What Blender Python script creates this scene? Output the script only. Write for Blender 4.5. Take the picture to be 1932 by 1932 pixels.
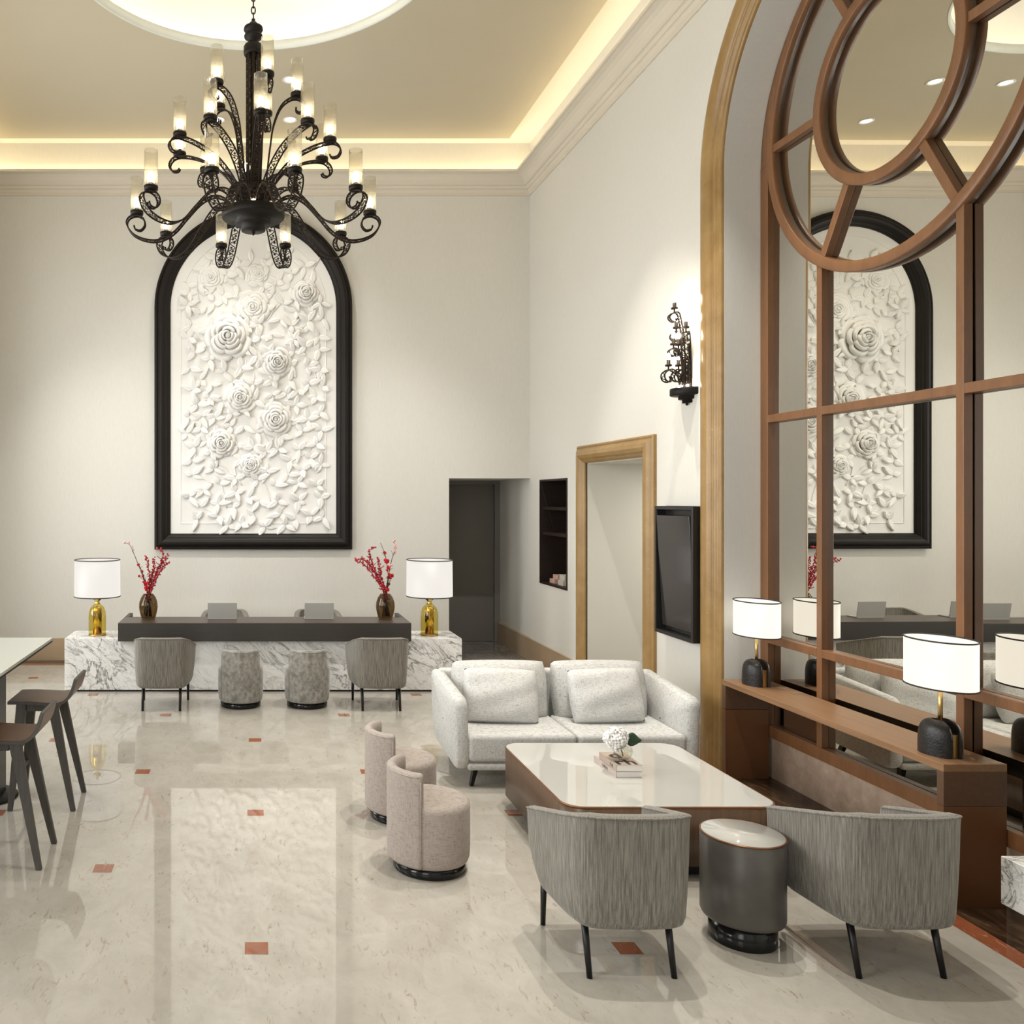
import bpy, math, random
from mathutils import Vector, Matrix
R = random.Random(7)
PI = math.pi
for o in list(bpy.data.objects):
    bpy.data.objects.remove(o)
sc = bpy.context.scene
C = sc.collection
# ---------------------------------------------------------------- camera
F = 1618.0; VPX = 478.0; VPY = 942.0; H = 2.15
cam = bpy.data.cameras.new('camera'); co = bpy.data.objects.new('camera', cam); C.objects.link(co)
co.location = (0, 0, H); co.rotation_euler = (PI/2, 0, 0)
cam.sensor_width = 36; cam.lens = 36*F/1932
cam.shift_x = (966-VPX)/1932; cam.shift_y = (VPY-966)/1932
cam.clip_start = 0.05; cam.clip_end = 60
sc.camera = co
# ---------------------------------------------------------------- world, exposure
sc.view_settings.view_transform = 'Standard'; sc.view_settings.look = 'None'
sc.view_settings.gamma = 1; sc.view_settings.use_curve_mapping = False
sc.view_settings.exposure = 0.27
w = bpy.data.worlds.new('world'); sc.world = w; w.use_nodes = True
w.node_tree.nodes['Background'].inputs[0].default_value = (.9, .95, 1, 1)
w.node_tree.nodes['Background'].inputs[1].default_value = 0.6
sc.cycles.max_bounces = 8; sc.cycles.diffuse_bounces = 4; sc.cycles.glossy_bounces = 4
sc.cycles.transparent_max_bounces = 12; sc.cycles.transmission_bounces = 4
sc.cycles.caustics_reflective = False; sc.cycles.caustics_refractive = False
sc.cycles.sample_clamp_indirect = 4
# ---------------------------------------------------------------- light levels
E_COVE = 17.0; E_DOME = 6.5; E_SIDE_FILL = 150.0; E_REAR = 70.0; E_BULB = 18.0; E_SCONCE = 75.0
E_SHADE = 0.93; E_SPOT = 260.0; E_ART = 95.0; E_WALL_FILL = 410.0
def area(name, loc, rot, sx, sy, e, col):
    l = bpy.data.lights.new(name, 'AREA'); l.shape = 'RECTANGLE'; l.size = sx; l.size_y = sy
    l.energy = e; l.color = col
    o = bpy.data.objects.new(name, l); C.objects.link(o); o.location = loc; o.rotation_euler = rot
    return o
FILL_COL = (.97, .98, .97)
# fill light placed outside unseen windows added to the left and rear walls
for yy in (2.0, 5.4, 8.8):
    area('window_fill', (-4.05, yy, 2.9), (0, -PI/2, 0), 4.0, 1.7, E_SIDE_FILL, FILL_COL)
for xx in (-1.9,):
    area('rear_window_fill', (xx, -1.85, 2.8), (PI/2, 0, 0), 2.4, 3.6, E_REAR, FILL_COL)
def spot(name, loc, target, e, angle, blend=.5, col=(1, .96, .885), rad=.04):
    l = bpy.data.lights.new(name, 'SPOT'); l.energy = e; l.spot_size = math.radians(angle); l.spot_blend = blend
    l.color = col; l.shadow_soft_size = rad
    o = bpy.data.objects.new(name, l); C.objects.link(o); o.location = loc
    o.rotation_euler = (Vector(target)-Vector(loc)).to_track_quat('-Z', 'Y').to_euler()
    return o
CEIL = 6.80
DOWN = [(-.43, 9.5), (.41, 9.5), (-.43, 10.5), (.45, 10.5)]
SEAT_SPOTS = [(1.75, 4.55), (2.6, 5.9), (2.3, 7.7), (.55, 1.9), (-2.3, 6.2), (-2.3, 7.75)]
spot('downlight_beam', (-.43, 9.5, CEIL-.03), (-.36, 11.35, 4.35), E_ART*.9, 20, .9)
spot('downlight_beam', (.41, 9.5, CEIL-.03), (.25, 11.35, 3.2), E_ART*.3, 34, .9)
spot('downlight_beam', (-.43, 10.5, CEIL-.03), (-.95, 10.3, 0), E_ART*1.8, 80, 1.0)
spot('downlight_beam', (.45, 10.5, CEIL-.03), (1.2, 10.3, 0), E_ART*1.8, 80, 1.0)
WALL_FILL = [(-2.3, 7.75), (2.3, 7.7)]  # added spots out of view, put in to brighten the back wall and desk
spot('back_wall_fill', (-2.3, 7.75, CEIL-.03), (-1.5, 11.2, .9), E_WALL_FILL, 52, .9, (1, .98, .95))
spot('back_wall_fill', (2.3, 7.7, CEIL-.03), (1.5, 11.2, .9), E_WALL_FILL, 52, .9, (1, .98, .95))
spot('downlight_beam', (.55, 1.9, CEIL-.03), (1.45, 4.0, .4), E_SPOT*1.1, 20, .7)
for (x, y) in SEAT_SPOTS[:3]+SEAT_SPOTS[4:5]:
    spot('downlight_beam', (x, y, CEIL-.03), (x*1.02, y, 0), E_SPOT*(1.8 if x > 0 else .6), 62, .5)

# ---------------------------------------------------------------- mesh builder
class MB:
    def __init__(s): s.v = []; s.f = []; s.sm = []; s.mi = []
    def add(s, vs, fs, smooth=False, mi=0):
        b = len(s.v); s.v += [tuple(v) for v in vs]
        for f in fs: s.f.append([i+b for i in f]); s.sm.append(smooth); s.mi.append(mi)
        return s
    def box(s, x0, x1, y0, y1, z0, z1, mi=0):
        v = [(x0,y0,z0),(x1,y0,z0),(x1,y1,z0),(x0,y1,z0),(x0,y0,z1),(x1,y0,z1),(x1,y1,z1),(x0,y1,z1)]
        return s.add(v, [(0,3,2,1),(4,5,6,7),(0,1,5,4),(1,2,6,5),(2,3,7,6),(3,0,4,7)], False, mi)
    def hexa(s, v, smooth=False, mi=0):
        return s.add(v, [(0,3,2,1),(4,5,6,7),(0,1,5,4),(1,2,6,5),(2,3,7,6),(3,0,4,7)], smooth, mi)
    def grid(s, rows, cu=False, cv=False, smooth=True, mi=0, flip=False):
        n = len(rows); m = len(rows[0]); vs = [p for r in rows for p in r]; fs = []
        for i in range(n if cu else n-1):
            for j in range(m if cv else m-1):
                a = i*m+j; b = i*m+(j+1) % m; c = ((i+1) % n)*m+(j+1) % m; d = ((i+1) % n)*m+j
                fs.append((a, d, c, b) if flip else (a, b, c, d))
        return s.add(vs, fs, smooth, mi)
    def lathe(s, prof, n=32, c=(0,0,0), smooth=True, a=1.0, b=1.0, mi=0):
        rows = []
        for r, z in prof:
            rows.append([(c[0]+a*r*math.cos(2*PI*k/n), c[1]+b*r*math.sin(2*PI*k/n), c[2]+z) for k in range(n)])
        return s.grid(rows, False, True, smooth, mi)
    def tube(s, pts, r=.01, n=8, closed=False, smooth=True, mi=0):
        P = [Vector(p) for p in pts]; m = len(P); rows = []
        rr = r if isinstance(r, (list, tuple)) else [r]*m
        ref = None
        for i in range(m):
            t = (P[(i+1) % m]-P[i-1]) if closed else (P[min(i+1, m-1)]-P[max(i-1, 0)])
            if t.length < 1e-9: t = Vector((0,0,1))
            t.normalize()
            if ref is None:
                ref = Vector((0,0,1)) if abs(t.z) < .9 else Vector((1,0,0))
            u = (ref - t*ref.dot(t))
            if u.length < 1e-6: u = t.orthogonal()
            u.normalize(); v = t.cross(u); ref = u
            rows.append([P[i]+(u*math.cos(2*PI*k/n)+v*math.sin(2*PI*k/n))*rr[i] for k in range(n)])
        s.grid(rows, closed, True, smooth, mi)
        if not closed:
            b = len(s.v)-m*n
            s.f.append([b+k for k in range(n)][::-1]); s.sm.append(False); s.mi.append(mi)
            s.f.append([b+(m-1)*n+k for k in range(n)]); s.sm.append(False); s.mi.append(mi)
        return s
    def prism(s, outline, z0, z1, smooth=False, mi=0):
        n = len(outline)
        vs = [(x,y,z0) for x,y in outline]+[(x,y,z1) for x,y in outline]
        s.add(vs, [(i, (i+1) % n, n+(i+1) % n, n+i) for i in range(n)], smooth, mi)
        b = len(s.v)-2*n
        s.f.append([b+i for i in range(n)][::-1]); s.sm.append(False); s.mi.append(mi)
        s.f.append([b+n+i for i in range(n)]); s.sm.append(False); s.mi.append(mi)
        return s
    def ball(s, c, r, n=8, m=6, sx=1, sy=1, sz=1, mi=0):
        rows = []
        for i in range(m+1):
            a = -PI/2+PI*i/m
            rows.append([(c[0]+sx*r*math.cos(a)*math.cos(2*PI*k/n), c[1]+sy*r*math.cos(a)*math.sin(2*PI*k/n), c[2]+sz*r*math.sin(a)) for k in range(n)])
        return s.grid(rows, False, True, True, mi)
    def xf(s, M):
        s.v = [tuple(M @ Vector(p)) for p in s.v]; return s
    def join(s, o):
        b = len(s.v); s.v += o.v
        s.f += [[i+b for i in f] for f in o.f]; s.sm += o.sm; s.mi += o.mi
        return s
    def build(s, name, mat, parent=None, bevel=0, seg=2, subd=0, autos=False):
        me = bpy.data.meshes.new(name); me.from_pydata(s.v, [], s.f)
        me.polygons.foreach_set('use_smooth', s.sm)
        for m_ in (mat if isinstance(mat, (list, tuple)) else [mat]): me.materials.append(m_)
        me.polygons.foreach_set('material_index', s.mi)
        me.update()
        import bmesh
        bm = bmesh.new(); bm.from_mesh(me)
        bmesh.ops.remove_doubles(bm, verts=bm.verts, dist=1e-5)
        bmesh.ops.recalc_face_normals(bm, faces=bm.faces)
        bm.to_mesh(me); bm.free()
        o = bpy.data.objects.new(name, me); C.objects.link(o)
        if parent: o.parent = parent
        if bevel:
            md = o.modifiers.new('bevel', 'BEVEL'); md.width = bevel; md.segments = seg; md.limit_method = 'ANGLE'
            md.angle_limit = math.radians(40); md.harden_normals = False
        if subd:
            md = o.modifiers.new('subd', 'SUBSURF'); md.levels = subd; md.render_levels = subd
        return o

def thing(name, label, cat, loc=(0,0,0), rz=0, group=None):
    o = bpy.data.objects.new(name, None); C.objects.link(o); o.empty_display_size = .1
    o.location = loc; o.rotation_euler = (0,0,rz); return tag(o, label, cat, group)
def tag(o, label, cat, group=None):
    o['label'] = label; o['category'] = cat
    if group: o['group'] = group
    return o
def struct(o): o['kind'] = 'structure'; return o
def kids(o): return [c for c in C.objects if c.parent == o]
def dup(o, parent=None):
    c = o.copy(); C.objects.link(c)
    if parent: c.parent = parent
    for k in kids(o): dup(k, c)
    return c
def place(o, loc, rz, label):
    o.location = loc; o.rotation_euler = (0,0,rz); o['label'] = label; return o
def spline(pts, n=8):
    P = [Vector(p) for p in pts]; out = []
    for i in range(len(P)-1):
        p0 = P[max(i-1,0)]; p1 = P[i]; p2 = P[i+1]; p3 = P[min(i+2, len(P)-1)]
        for k in range(n):
            t = k/n
            out.append(.5*((2*p1)+(p2-p0)*t+(2*p0-5*p1+4*p2-p3)*t*t+(3*p1-p0-3*p2+p3)*t**3))
    out.append(P[-1]); return out
def resample(P, n):
    L = [0]
    for i in range(1, len(P)): L.append(L[-1]+(P[i]-P[i-1]).length)
    out = []; j = 0
    for k in range(n):
        d = L[-1]*k/(n-1)
        while j < len(P)-2 and L[j+1] < d: j += 1
        t = (d-L[j])/max(L[j+1]-L[j], 1e-9); out.append(P[j].lerp(P[j+1], min(max(t,0),1)))
    return out
def rrect(x0, x1, y0, y1, r, n=8):
    out = []
    for cx, cy, a in ((x1-r, y0+r, -PI/2), (x1-r, y1-r, 0), (x0+r, y1-r, PI/2), (x0+r, y0+r, PI)):
        for k in range(n+1):
            t = a+PI/2*k/n; out.append((cx+r*math.cos(t), cy+r*math.sin(t)))
    return out
def smooth(t): t = min(max(t,0),1); return t*t*(3-2*t)

# ---------------------------------------------------------------- materials
class NT:
    def __init__(s, name):
        s.m = bpy.data.materials.new(name); s.m.use_nodes = True; s.t = s.m.node_tree; s.n = s.t.nodes; s.l = s.t.links
        s.b = s.n['Principled BSDF']; s.out = s.n['Material Output']; s._co = None
    def node(s, t, **k):
        x = s.n.new(t)
        for a, b in k.items(): setattr(x, a, b)
        return x
    def co(s, scale=(1,1,1), rot=(0,0,0)):
        if not s._co: s._co = s.node('ShaderNodeTexCoord')
        mp = s.node('ShaderNodeMapping'); mp.inputs['Scale'].default_value = scale; mp.inputs['Rotation'].default_value = rot
        s.l.new(s._co.outputs['Object'], mp.inputs[0]); return mp.outputs[0]
    def noise(s, scale=5, detail=4, vec=None, rough=.5, dist=0):
        x = s.node('ShaderNodeTexNoise'); x.inputs['Scale'].default_value = scale; x.inputs['Detail'].default_value = detail
        x.inputs['Roughness'].default_value = rough; x.inputs['Distortion'].default_value = dist
        s.l.new(vec if vec else s.co(), x.inputs['Vector']); return x.outputs['Fac']
    def ramp(s, fac, stops):
        x = s.node('ShaderNodeValToRGB'); e = x.color_ramp.elements
        while len(e) < len(stops): e.new(.5)
        for q, (p, c) in zip(e, stops): q.position = p; q.color = (*c, 1) if len(c) == 3 else c
        s.l.new(fac, x.inputs[0]); return x.outputs[0]
    def mix(s, fac, a, b, mode='MIX'):
        x = s.node('ShaderNodeMix', data_type='RGBA', blend_type=mode)
        for inp, v in ((x.inputs[0], fac), (x.inputs[6], a), (x.inputs[7], b)):
            if isinstance(v, (int, float)): inp.default_value = v
            elif isinstance(v, tuple): inp.default_value = (*v, 1)
            else: s.l.new(v, inp)
        return x.outputs[2]
    def set(s, color=None, rough=.5, metal=0, spec=.5, coat=0):
        if isinstance(color, tuple): s.b.inputs['Base Color'].default_value = (*color, 1)
        elif color is not None: s.l.new(color, s.b.inputs['Base Color'])
        s.b.inputs['Roughness'].default_value = rough; s.b.inputs['Metallic'].default_value = metal
        s.b.inputs['Specular IOR Level'].default_value = spec; s.b.inputs['Coat Weight'].default_value = coat
        s.b.inputs['Coat Roughness'].default_value = .05
        return s
    def bump(s, h, strength=.2, dist=.01):
        x = s.node('ShaderNodeBump'); x.inputs['Strength'].default_value = strength; x.inputs['Distance'].default_value = dist
        s.l.new(h, x.inputs['Height']); s.l.new(x.outputs[0], s.b.inputs['Normal']); return s
def plain(name, c, rough=.5, metal=0, spec=.5, var=.06, vs=8, bump=0, coat=0):
    n = NT(name); f = n.noise(vs, 5)
    n.set(n.mix(f, tuple(x*(1-var) for x in c), tuple(min(x*(1+var), 1) for x in c)), rough, metal, spec, coat)
    if bump: n.bump(n.noise(vs*14, 3), bump, .003)
    return n.m
def emis(name, c, e):
    n = NT(name); n.set((0,0,0), .5); n.b.inputs['Emission Color'].default_value = (*c, 1); n.b.inputs['Emission Strength'].default_value = e
    return n.m
def glass(name, c, ior=1.45, rough=.02, haze=0.0, hazec=(1,1,1)):
    n = NT(name); t = n.node('ShaderNodeBsdfTransparent'); g = n.node('ShaderNodeBsdfGlossy'); lw = n.node('ShaderNodeLayerWeight'); lw.inputs[0].default_value = .5; mx = n.node('ShaderNodeMixShader')
    t.inputs[0].default_value = (*c, 1); g.inputs['Roughness'].default_value = rough
    fr = n.ramp(lw.outputs['Facing'], [(0, (.035,)*3), (.55, (.06,)*3), (.85, (.22,)*3), (1, (.75,)*3)])
    src = t.outputs[0]
    if haze:
        d = n.node('ShaderNodeBsdfTranslucent'); d.inputs[0].default_value = (*hazec, 1); m2 = n.node('ShaderNodeMixShader')
        f = n.ramp(n.noise(60, 5), [(.35, (haze*.7,)*3), (.7, (haze*1.25,)*3)])
        n.l.new(f, m2.inputs[0]); n.l.new(src, m2.inputs[1]); n.l.new(d.outputs[0], m2.inputs[2]); src = m2.outputs[0]
    n.l.new(fr, mx.inputs[0]); n.l.new(src, mx.inputs[1]); n.l.new(g.outputs[0], mx.inputs[2]); n.l.new(mx.outputs[0], n.out.inputs[0])
    n.n.remove(n.b); return n.m
def fabric(name, c1, c2, sv=(60,60,3), s=6, lo=.35, hi=.65, bump=.25, c3=None, sheen=.2):
    n = NT(name); f = n.noise(s, 6, n.co(sv), .62); col = n.ramp(f, [(lo, c1), (hi, c2)])
    if c3: col = n.mix(n.ramp(n.noise(3, 3), [(.4,(0,0,0)),(.65,(1,1,1))]), col, n.mix(.5, col, c3))
    fine = n.noise(420, 2); col = n.mix(.35, col, n.mix(fine, tuple(x*.7 for x in c1), tuple(min(1, x*1.2) for x in c2)))
    n.set(col, .9, 0, .25); n.b.inputs['Sheen Weight'].default_value = sheen
    n.bump(fine, bump, .002); return n.m
def linen(name, c, dark, bump=.3, sc_=160):
    n = NT(name)
    a = n.noise(1, 3, n.co((sc_*1.6, sc_*1.6, sc_*.18))); b = n.noise(1, 3, n.co((sc_*.2, sc_*.2, sc_*1.6)))
    mx = n.mix(.5, a, b); col = n.ramp(mx, [(.36, dark), (.5, c), (.7, tuple(min(1, x*1.1) for x in c))])
    n.set(col, .92, 0, .2); n.b.inputs['Sheen Weight'].default_value = .15; n.bump(mx, bump, .003); return n.m
def wood(name, a, b, sv=(30,2,30), rough=.4, spec=.45, bump=.05, lo=.3, hi=.7):
    n = NT(name); f = n.noise(1.2, 7, n.co(sv), .6, .3); g = n.noise(6, 5, n.co(sv), .7)
    n.set(n.ramp(n.mix(.35, f, g), [(lo, a), (hi, b)]), rough, 0, spec); n.bump(g, bump, .002); return n.m
def veined(name, base, vein, rot=(0,0,0), sc_=1.0, dens=.06, rough=.12, cloud=(.8,.8,.8)):
    n = NT(name); v = n.co((1*sc_, .9*sc_, 1*sc_), rot)
    def vein_layer(scale, wdt, dist, st):
        d = n.noise(scale, 6, st, .62, dist)
        m_ = n.node('ShaderNodeMath', operation='SUBTRACT'); n.l.new(d, m_.inputs[0]); m_.inputs[1].default_value = .5
        k = n.node('ShaderNodeMath', operation='ABSOLUTE'); n.l.new(m_.outputs[0], k.inputs[0])
        return n.ramp(k.outputs[0], [(0, (1,1,1)), (wdt*.35, (.45,.45,.45)), (wdt, (0,0,0))])
    s0 = n.node('ShaderNodeMapping'); s0.inputs['Rotation'].default_value = (math.radians(20), math.radians(-42), math.radians(15)); n.l.new(v, s0.inputs[0])
    st = n.node('ShaderNodeMapping'); st.inputs['Scale'].default_value = (.55, 1.5, 2.3); n.l.new(s0.outputs[0], st.inputs[0])
    v1 = vein_layer(2.0, dens*.55, 1.1, st.outputs[0]); v2 = vein_layer(5.0, dens*.45, .7, st.outputs[0])
    cl = n.noise(1.6, 5, st.outputs[0], .6)
    col = n.mix(n.ramp(cl, [(.42, (0,0,0)), (.72, (1,1,1))]), base, cloud)
    msk = n.ramp(n.noise(1.3, 3, v), [(.38, (.12,)*3), (.6, (1,1,1))])
    col = n.mix(n.mix(1.0, v1, msk, 'MULTIPLY'), col, vein)
    col = n.mix(n.mix(1.0, n.mix(.5, v2, (0,0,0)), msk, 'MULTIPLY'), col, vein)
    n.set(col, rough, 0, .5); return n.m
M = {}
n = NT('wall_fabric'); v = n.noise(1, 4, n.co((90, 90, 14))); v2 = n.noise(1.1, 4)
n.set(n.mix(v2, n.mix(v, (.63,.612,.562), (.71,.692,.642)), n.mix(v, (.67,.652,.602), (.735,.717,.667))), .85, 0, .2); n.bump(v, .12, .002); M['wall'] = n.m
M['ceil'] = plain('ceiling_paint', (.53,.475,.36), .9, 0, .1, .03, 1.2)
M['white'] = plain('white_paint', (.84,.81,.75), .7, 0, .2, .02, 2)
M['cornice'] = plain('cornice_plaster', (.68,.625,.53), .7, 0, .2, .03, 2)
M['rim'] = plain('rim_paint', (.78,.80,.74), .6)
M['plaster'] = plain('relief_plaster', (.80,.788,.76), .3, 0, .45, .015, 3)
M['panel'] = plain('relief_panel', (.79,.778,.75), .55, 0, .3, .01, 3)
def floor_mat(name, a, b, speck):
    n = NT(name); big = n.noise(.8, 6, None, .6, .6); med = n.noise(5, 7, n.co((1,.75,1), (0,0,.5)), .68, .8)
    col = n.mix(n.ramp(n.mix(.55, big, med), [(.36, (0,0,0)), (.64, (1,1,1))]), a, b)
    sp = n.ramp(n.noise(34, 4, n.co((1,.30,1), (0,0,1.2)), .7, 1.2), [(.575, (0,0,0)), (.66, (1,1,1))])
    sp2 = n.ramp(n.noise(4, 4), [(.38, (0,0,0)), (.62, (.8,)*3)])
    col = n.mix(n.mix(1, sp, sp2, 'MULTIPLY'), col, speck)
    n.set(col, .018, 0, .7); return n.m
M['floor'] = floor_mat('cream_marble', (.365,.337,.288), (.465,.437,.388), (.27,.215,.15))
M['inlay'] = floor_mat('red_marble', (.22,.065,.028), (.30,.105,.05), (.45,.25,.16))
n = NT('brown_marble'); f = n.noise(6, 8, n.co((1.4,.5,1), (0,0,.7)), .7, 1.2)
n.set(n.ramp(f, [(.35, (.012,.007,.004)), (.55, (.05,.027,.014)), (.72, (.16,.095,.05))]), .05, 0, .5); M['dark_marble'] = n.m
M['base_stone'] = plain('baseboard_stone', (.42,.31,.20), .25, 0, .5, .12, 4)
n = NT('plinth_stone'); f = n.noise(9, 7, None, .65, .5)
n.set(n.ramp(f, [(.3, (.33,.24,.18)), (.6, (.44,.335,.26)), (.8, (.53,.43,.35))]), .25, 0, .5); M['plinth'] = n.m
n = NT('golden_stone'); f = n.noise(4, 7, None, .65, .5); jt = n.noise(14, 5, None, .7, 2.5)
n.set(n.mix(n.ramp(jt, [(.66,(0,0,0)),(.7,(.5,)*3)]), n.ramp(f, [(.3, (.25,.145,.045)), (.7, (.36,.225,.085))]), (.62,.48,.28)), .3, 0, .5); M['gold_stone'] = n.m
M['mirror_frame'] = wood('stained_frame', (.155,.068,.027), (.23,.105,.043), (12,12,2), .35, .5, .02)
n = NT('mirror_silver'); n.set((.76,.745,.69), .0, 1.0); M['mirror'] = n.m
M['black_wood'] = wood('black_stained_wood', (.008,.006,.005), (.022,.016,.013), (20,20,4), .3, .5, .05)
M['art_frame'] = plain('black_lacquer', (.009,.0065,.005), .5, 0, .25, .3, 4)
M['iron'] = plain('dark_bronze', (.018,.0105,.006), .5, .4, .3, .3, 20)
M['iron_dk'] = plain('black_iron', (.0075,.005,.0035), .5, .2, .3, .3, 12)
M['chand_glass'] = glass('seeded_glass', (.90,.885,.84), 1.35, .06, .09, (.95,.92,.84))
M['bulb'] = emis('bulb_glow', (1, .86, .62), E_BULB)
M['sbulb'] = emis('sconce_bulb_glow', (1, .87, .66), E_SCONCE)
M['cove'] = emis('cove_strip', (1, .83, .52), E_COVE)
M['dome_led'] = emis('dome_strip', (1, .93, .78), E_DOME)
M['lens'] = emis('downlight_lens', (1, .97, .92), 2.5)
M['shade'] = emis('lit_shade', (1, .93, .82), E_SHADE)
M['shade_desk'] = emis('lit_desk_shade', (1, .95, .88), .72)
M['trim_black'] = plain('black_trim', (.012,.010,.009), .6)
M['marble'] = veined('white_veined_marble', (.87,.865,.85), (.09,.085,.08), (0,0,0), 1.1, .06, .1, (.70,.70,.695))
M['grey_marble'] = veined('grey_veined_marble', (.22,.205,.185), (.06,.055,.05), (0,0,0), 1.3, .08, .08, (.34,.32,.29))
M['desk_dark'] = wood('dark_walnut', (.034,.030,.026), (.047,.041,.035), (3,40,40), .42, .4, .02)
M['desk_top'] = wood('walnut_top', (.050,.034,.028), (.085,.058,.048), (3,40,40), .35, .5, .02)
M['streak'] = fabric('streaked_weave', (.070,.062,.052), (.31,.29,.25), (1,1,.035), 150, .36, .66, .3)
M['velvet'] = fabric('mottled_velvet', (.11,.10,.088), (.40,.385,.35), (1,1,.8), 24, .36, .66, .15, None, .5)
M['taupe'] = linen('taupe_linen', (.37,.318,.283), (.255,.215,.185), .2)
M['sofa'] = linen('sofa_weave', (.575,.57,.55), (.30,.295,.28), .35, 185)
M['pillow'] = linen('pillow_weave', (.63,.625,.605), (.37,.365,.35), .35, 185)
M['black'] = plain('black_metal', (.010,.009,.009), .35, .3, .5)
M['black_gloss'] = plain('black_gloss_base', (.008,.0075,.007), .15, .2, .5)
M['table_side'] = wood('brown_veneer', (.050,.026,.013), (.115,.062,.032), (40,40,2.2), .35, .5, .02)
M['table_glass'] = plain('white_back_painted_glass', (.50,.492,.46), .015, 0, .9, .01, 2)
M['copper'] = plain('copper_edge', (.30,.13,.06), .3, .8)
M['side_body'] = plain('brushed_grey_veneer', (.10,.092,.082), .38, .25, .5, .3, 10)
M['console'] = wood('console_walnut', (.19,.098,.045), (.30,.165,.082), (34,1.6,34), .36, .5, .02)
M['console_dk'] = wood('console_end_wood', (.085,.042,.022), (.125,.064,.035), (34,1.6,34), .4, .5, .02)
M['bronze'] = plain('bronze_panel', (.155,.068,.027), .4, .25, .5, .15, 1.5)
M['brass'] = plain('satin_brass', (.62,.42,.17), .28, 1.0, .5, .1, 6)
M['gold_tube'] = plain('polished_gold', (.72,.53,.16), .12, 1.0, .5, .05, 6)
M['gold_glass'] = glass('amber_glass', (.95,.90,.62), 1.5, .02)
M['smoke_glass'] = glass('smoked_glass', (.62,.54,.41), 1.5, .02)
M['clear_glass'] = glass('clear_glass', (.94,.94,.91), 1.4, .02)
n = NT('cast_iron'); f = n.noise(90, 4); n.set((.008,.0065,.006), .34, .0, .5); n.bump(f, .5, .004); M['cast'] = n.m
M['twig'] = plain('twig_bark', (.030,.020,.016), .8)
M['berry'] = plain('red_berry', (.42,.012,.025), .4, 0, .5, .3, 60)
M['bloom_pink'] = plain('pink_blossom', (.72,.42,.40), .7, 0, .3, .2, 60)
M['bloom_red'] = plain('red_blossom', (.50,.010,.018), .6, 0, .3, .3, 40)
M['hydrangea'] = plain('white_petals', (.88,.86,.84), .7, 0, .3, .03, 30)
M['leaf'] = plain('dark_leaf', (.018,.050,.020), .4, 0, .5, .3, 12)
M['paper'] = plain('book_pages', (.80,.77,.74), .8, 0, .2, .03, 60)
M['cover_beige'] = plain('book_cover', (.42,.33,.27), .5)
M['cover_pale'] = plain('book_cover_pale', (.50,.42,.375), .5)
M['ink'] = plain('printed_ink', (.025,.018,.015), .6)
M['laptop'] = plain('aluminium', (.40,.395,.37), .42, .0, .5, .03, 3)
M['screen'] = plain('dark_screen_glass', (.030,.026,.026), .12, 0, .5, .05)
M['tv_frame'] = plain('screen_frame', (.013,.012,.012), .35, 0, .5)
M['door_grey'] = plain('door_paint', (.19,.178,.16), .55, 0, .3, .04, 2)
M['door_frame'] = plain('door_frame_paint', (.21,.20,.185), .5, 0, .3, .04, 2)
M['niche'] = wood('niche_wood', (.012,.007,.005), (.026,.015,.010), (3,30,30), .45, .4, .02)
M['seat_veneer'] = wood('stool_veneer', (.085,.042,.022), (.15,.078,.042), (3,40,40), .38, .5, .02)
M['stool_frame'] = wood('grey_stained_ash', (.050,.045,.040), (.095,.085,.075), (30,30,2.5), .5, .4, .04)
M['bar_top'] = plain('pale_glass_top', (.62,.63,.58), .03, 0, .5, .01)
M['passage'] = plain('passage_paint', (.60,.585,.53), .8, 0, .2, .02, 2)
M['steel'] = plain('satin_steel', (.42,.41,.40), .3, .9)
M['box_pink'] = plain('pink_box', (.50,.32,.26), .7, 0, .3, .2, 40)
M['box_grey'] = plain('printed_box', (.50,.46,.40), .7, 0, .3, .35, 45)
M['win_frame'] = plain('window_paint', (.75,.73,.70), .5)

# ================================================================ THE SETTING
XW = 3.69; YB = 11.44; XL = -3.69; YR = -1.6; ZT = 6.92
fl = MB(); fl.box(XL-.3, 4.3, YR-.3, 13.1, -.1, 0)
for k in range(-4, 4):
    for m_ in range(-6, 9):
        if (k+m_) % 2 == 0:
            x = .015+.888*k; y = 4.107+.888*m_
            if -3.45 < x < 3.45 and y < 11.0:
                fl.add([(x-.056,y-.056,.0006),(x+.056,y-.056,.0006),(x+.056,y+.056,.0006),(x-.056,y+.056,.0006)], [(0,1,2,3)], False, 1)
struct(fl.build('floor', [M['floor'], M['inlay']]))
def quadstrip(name, rects, z, mat):
    b = MB()
    for (x0,x1,y0,y1) in rects: b.box(x0,x1,y0,y1,0,z)
    return struct(b.build(name, mat))
quadstrip('trim_1', [(3.53,3.64,YR,11.22), (-3.53,3.53,11.11,11.22)], .0012, M['inlay'])
quadstrip('trim_2', [(3.64,4.02,YR,11.44), (-3.64,3.64,11.22,11.44)], .0016, M['dark_marble'])
quadstrip('trim_3', [(2.61,3.70,11.30,12.93)], .004, M['grey_marble'])
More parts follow.
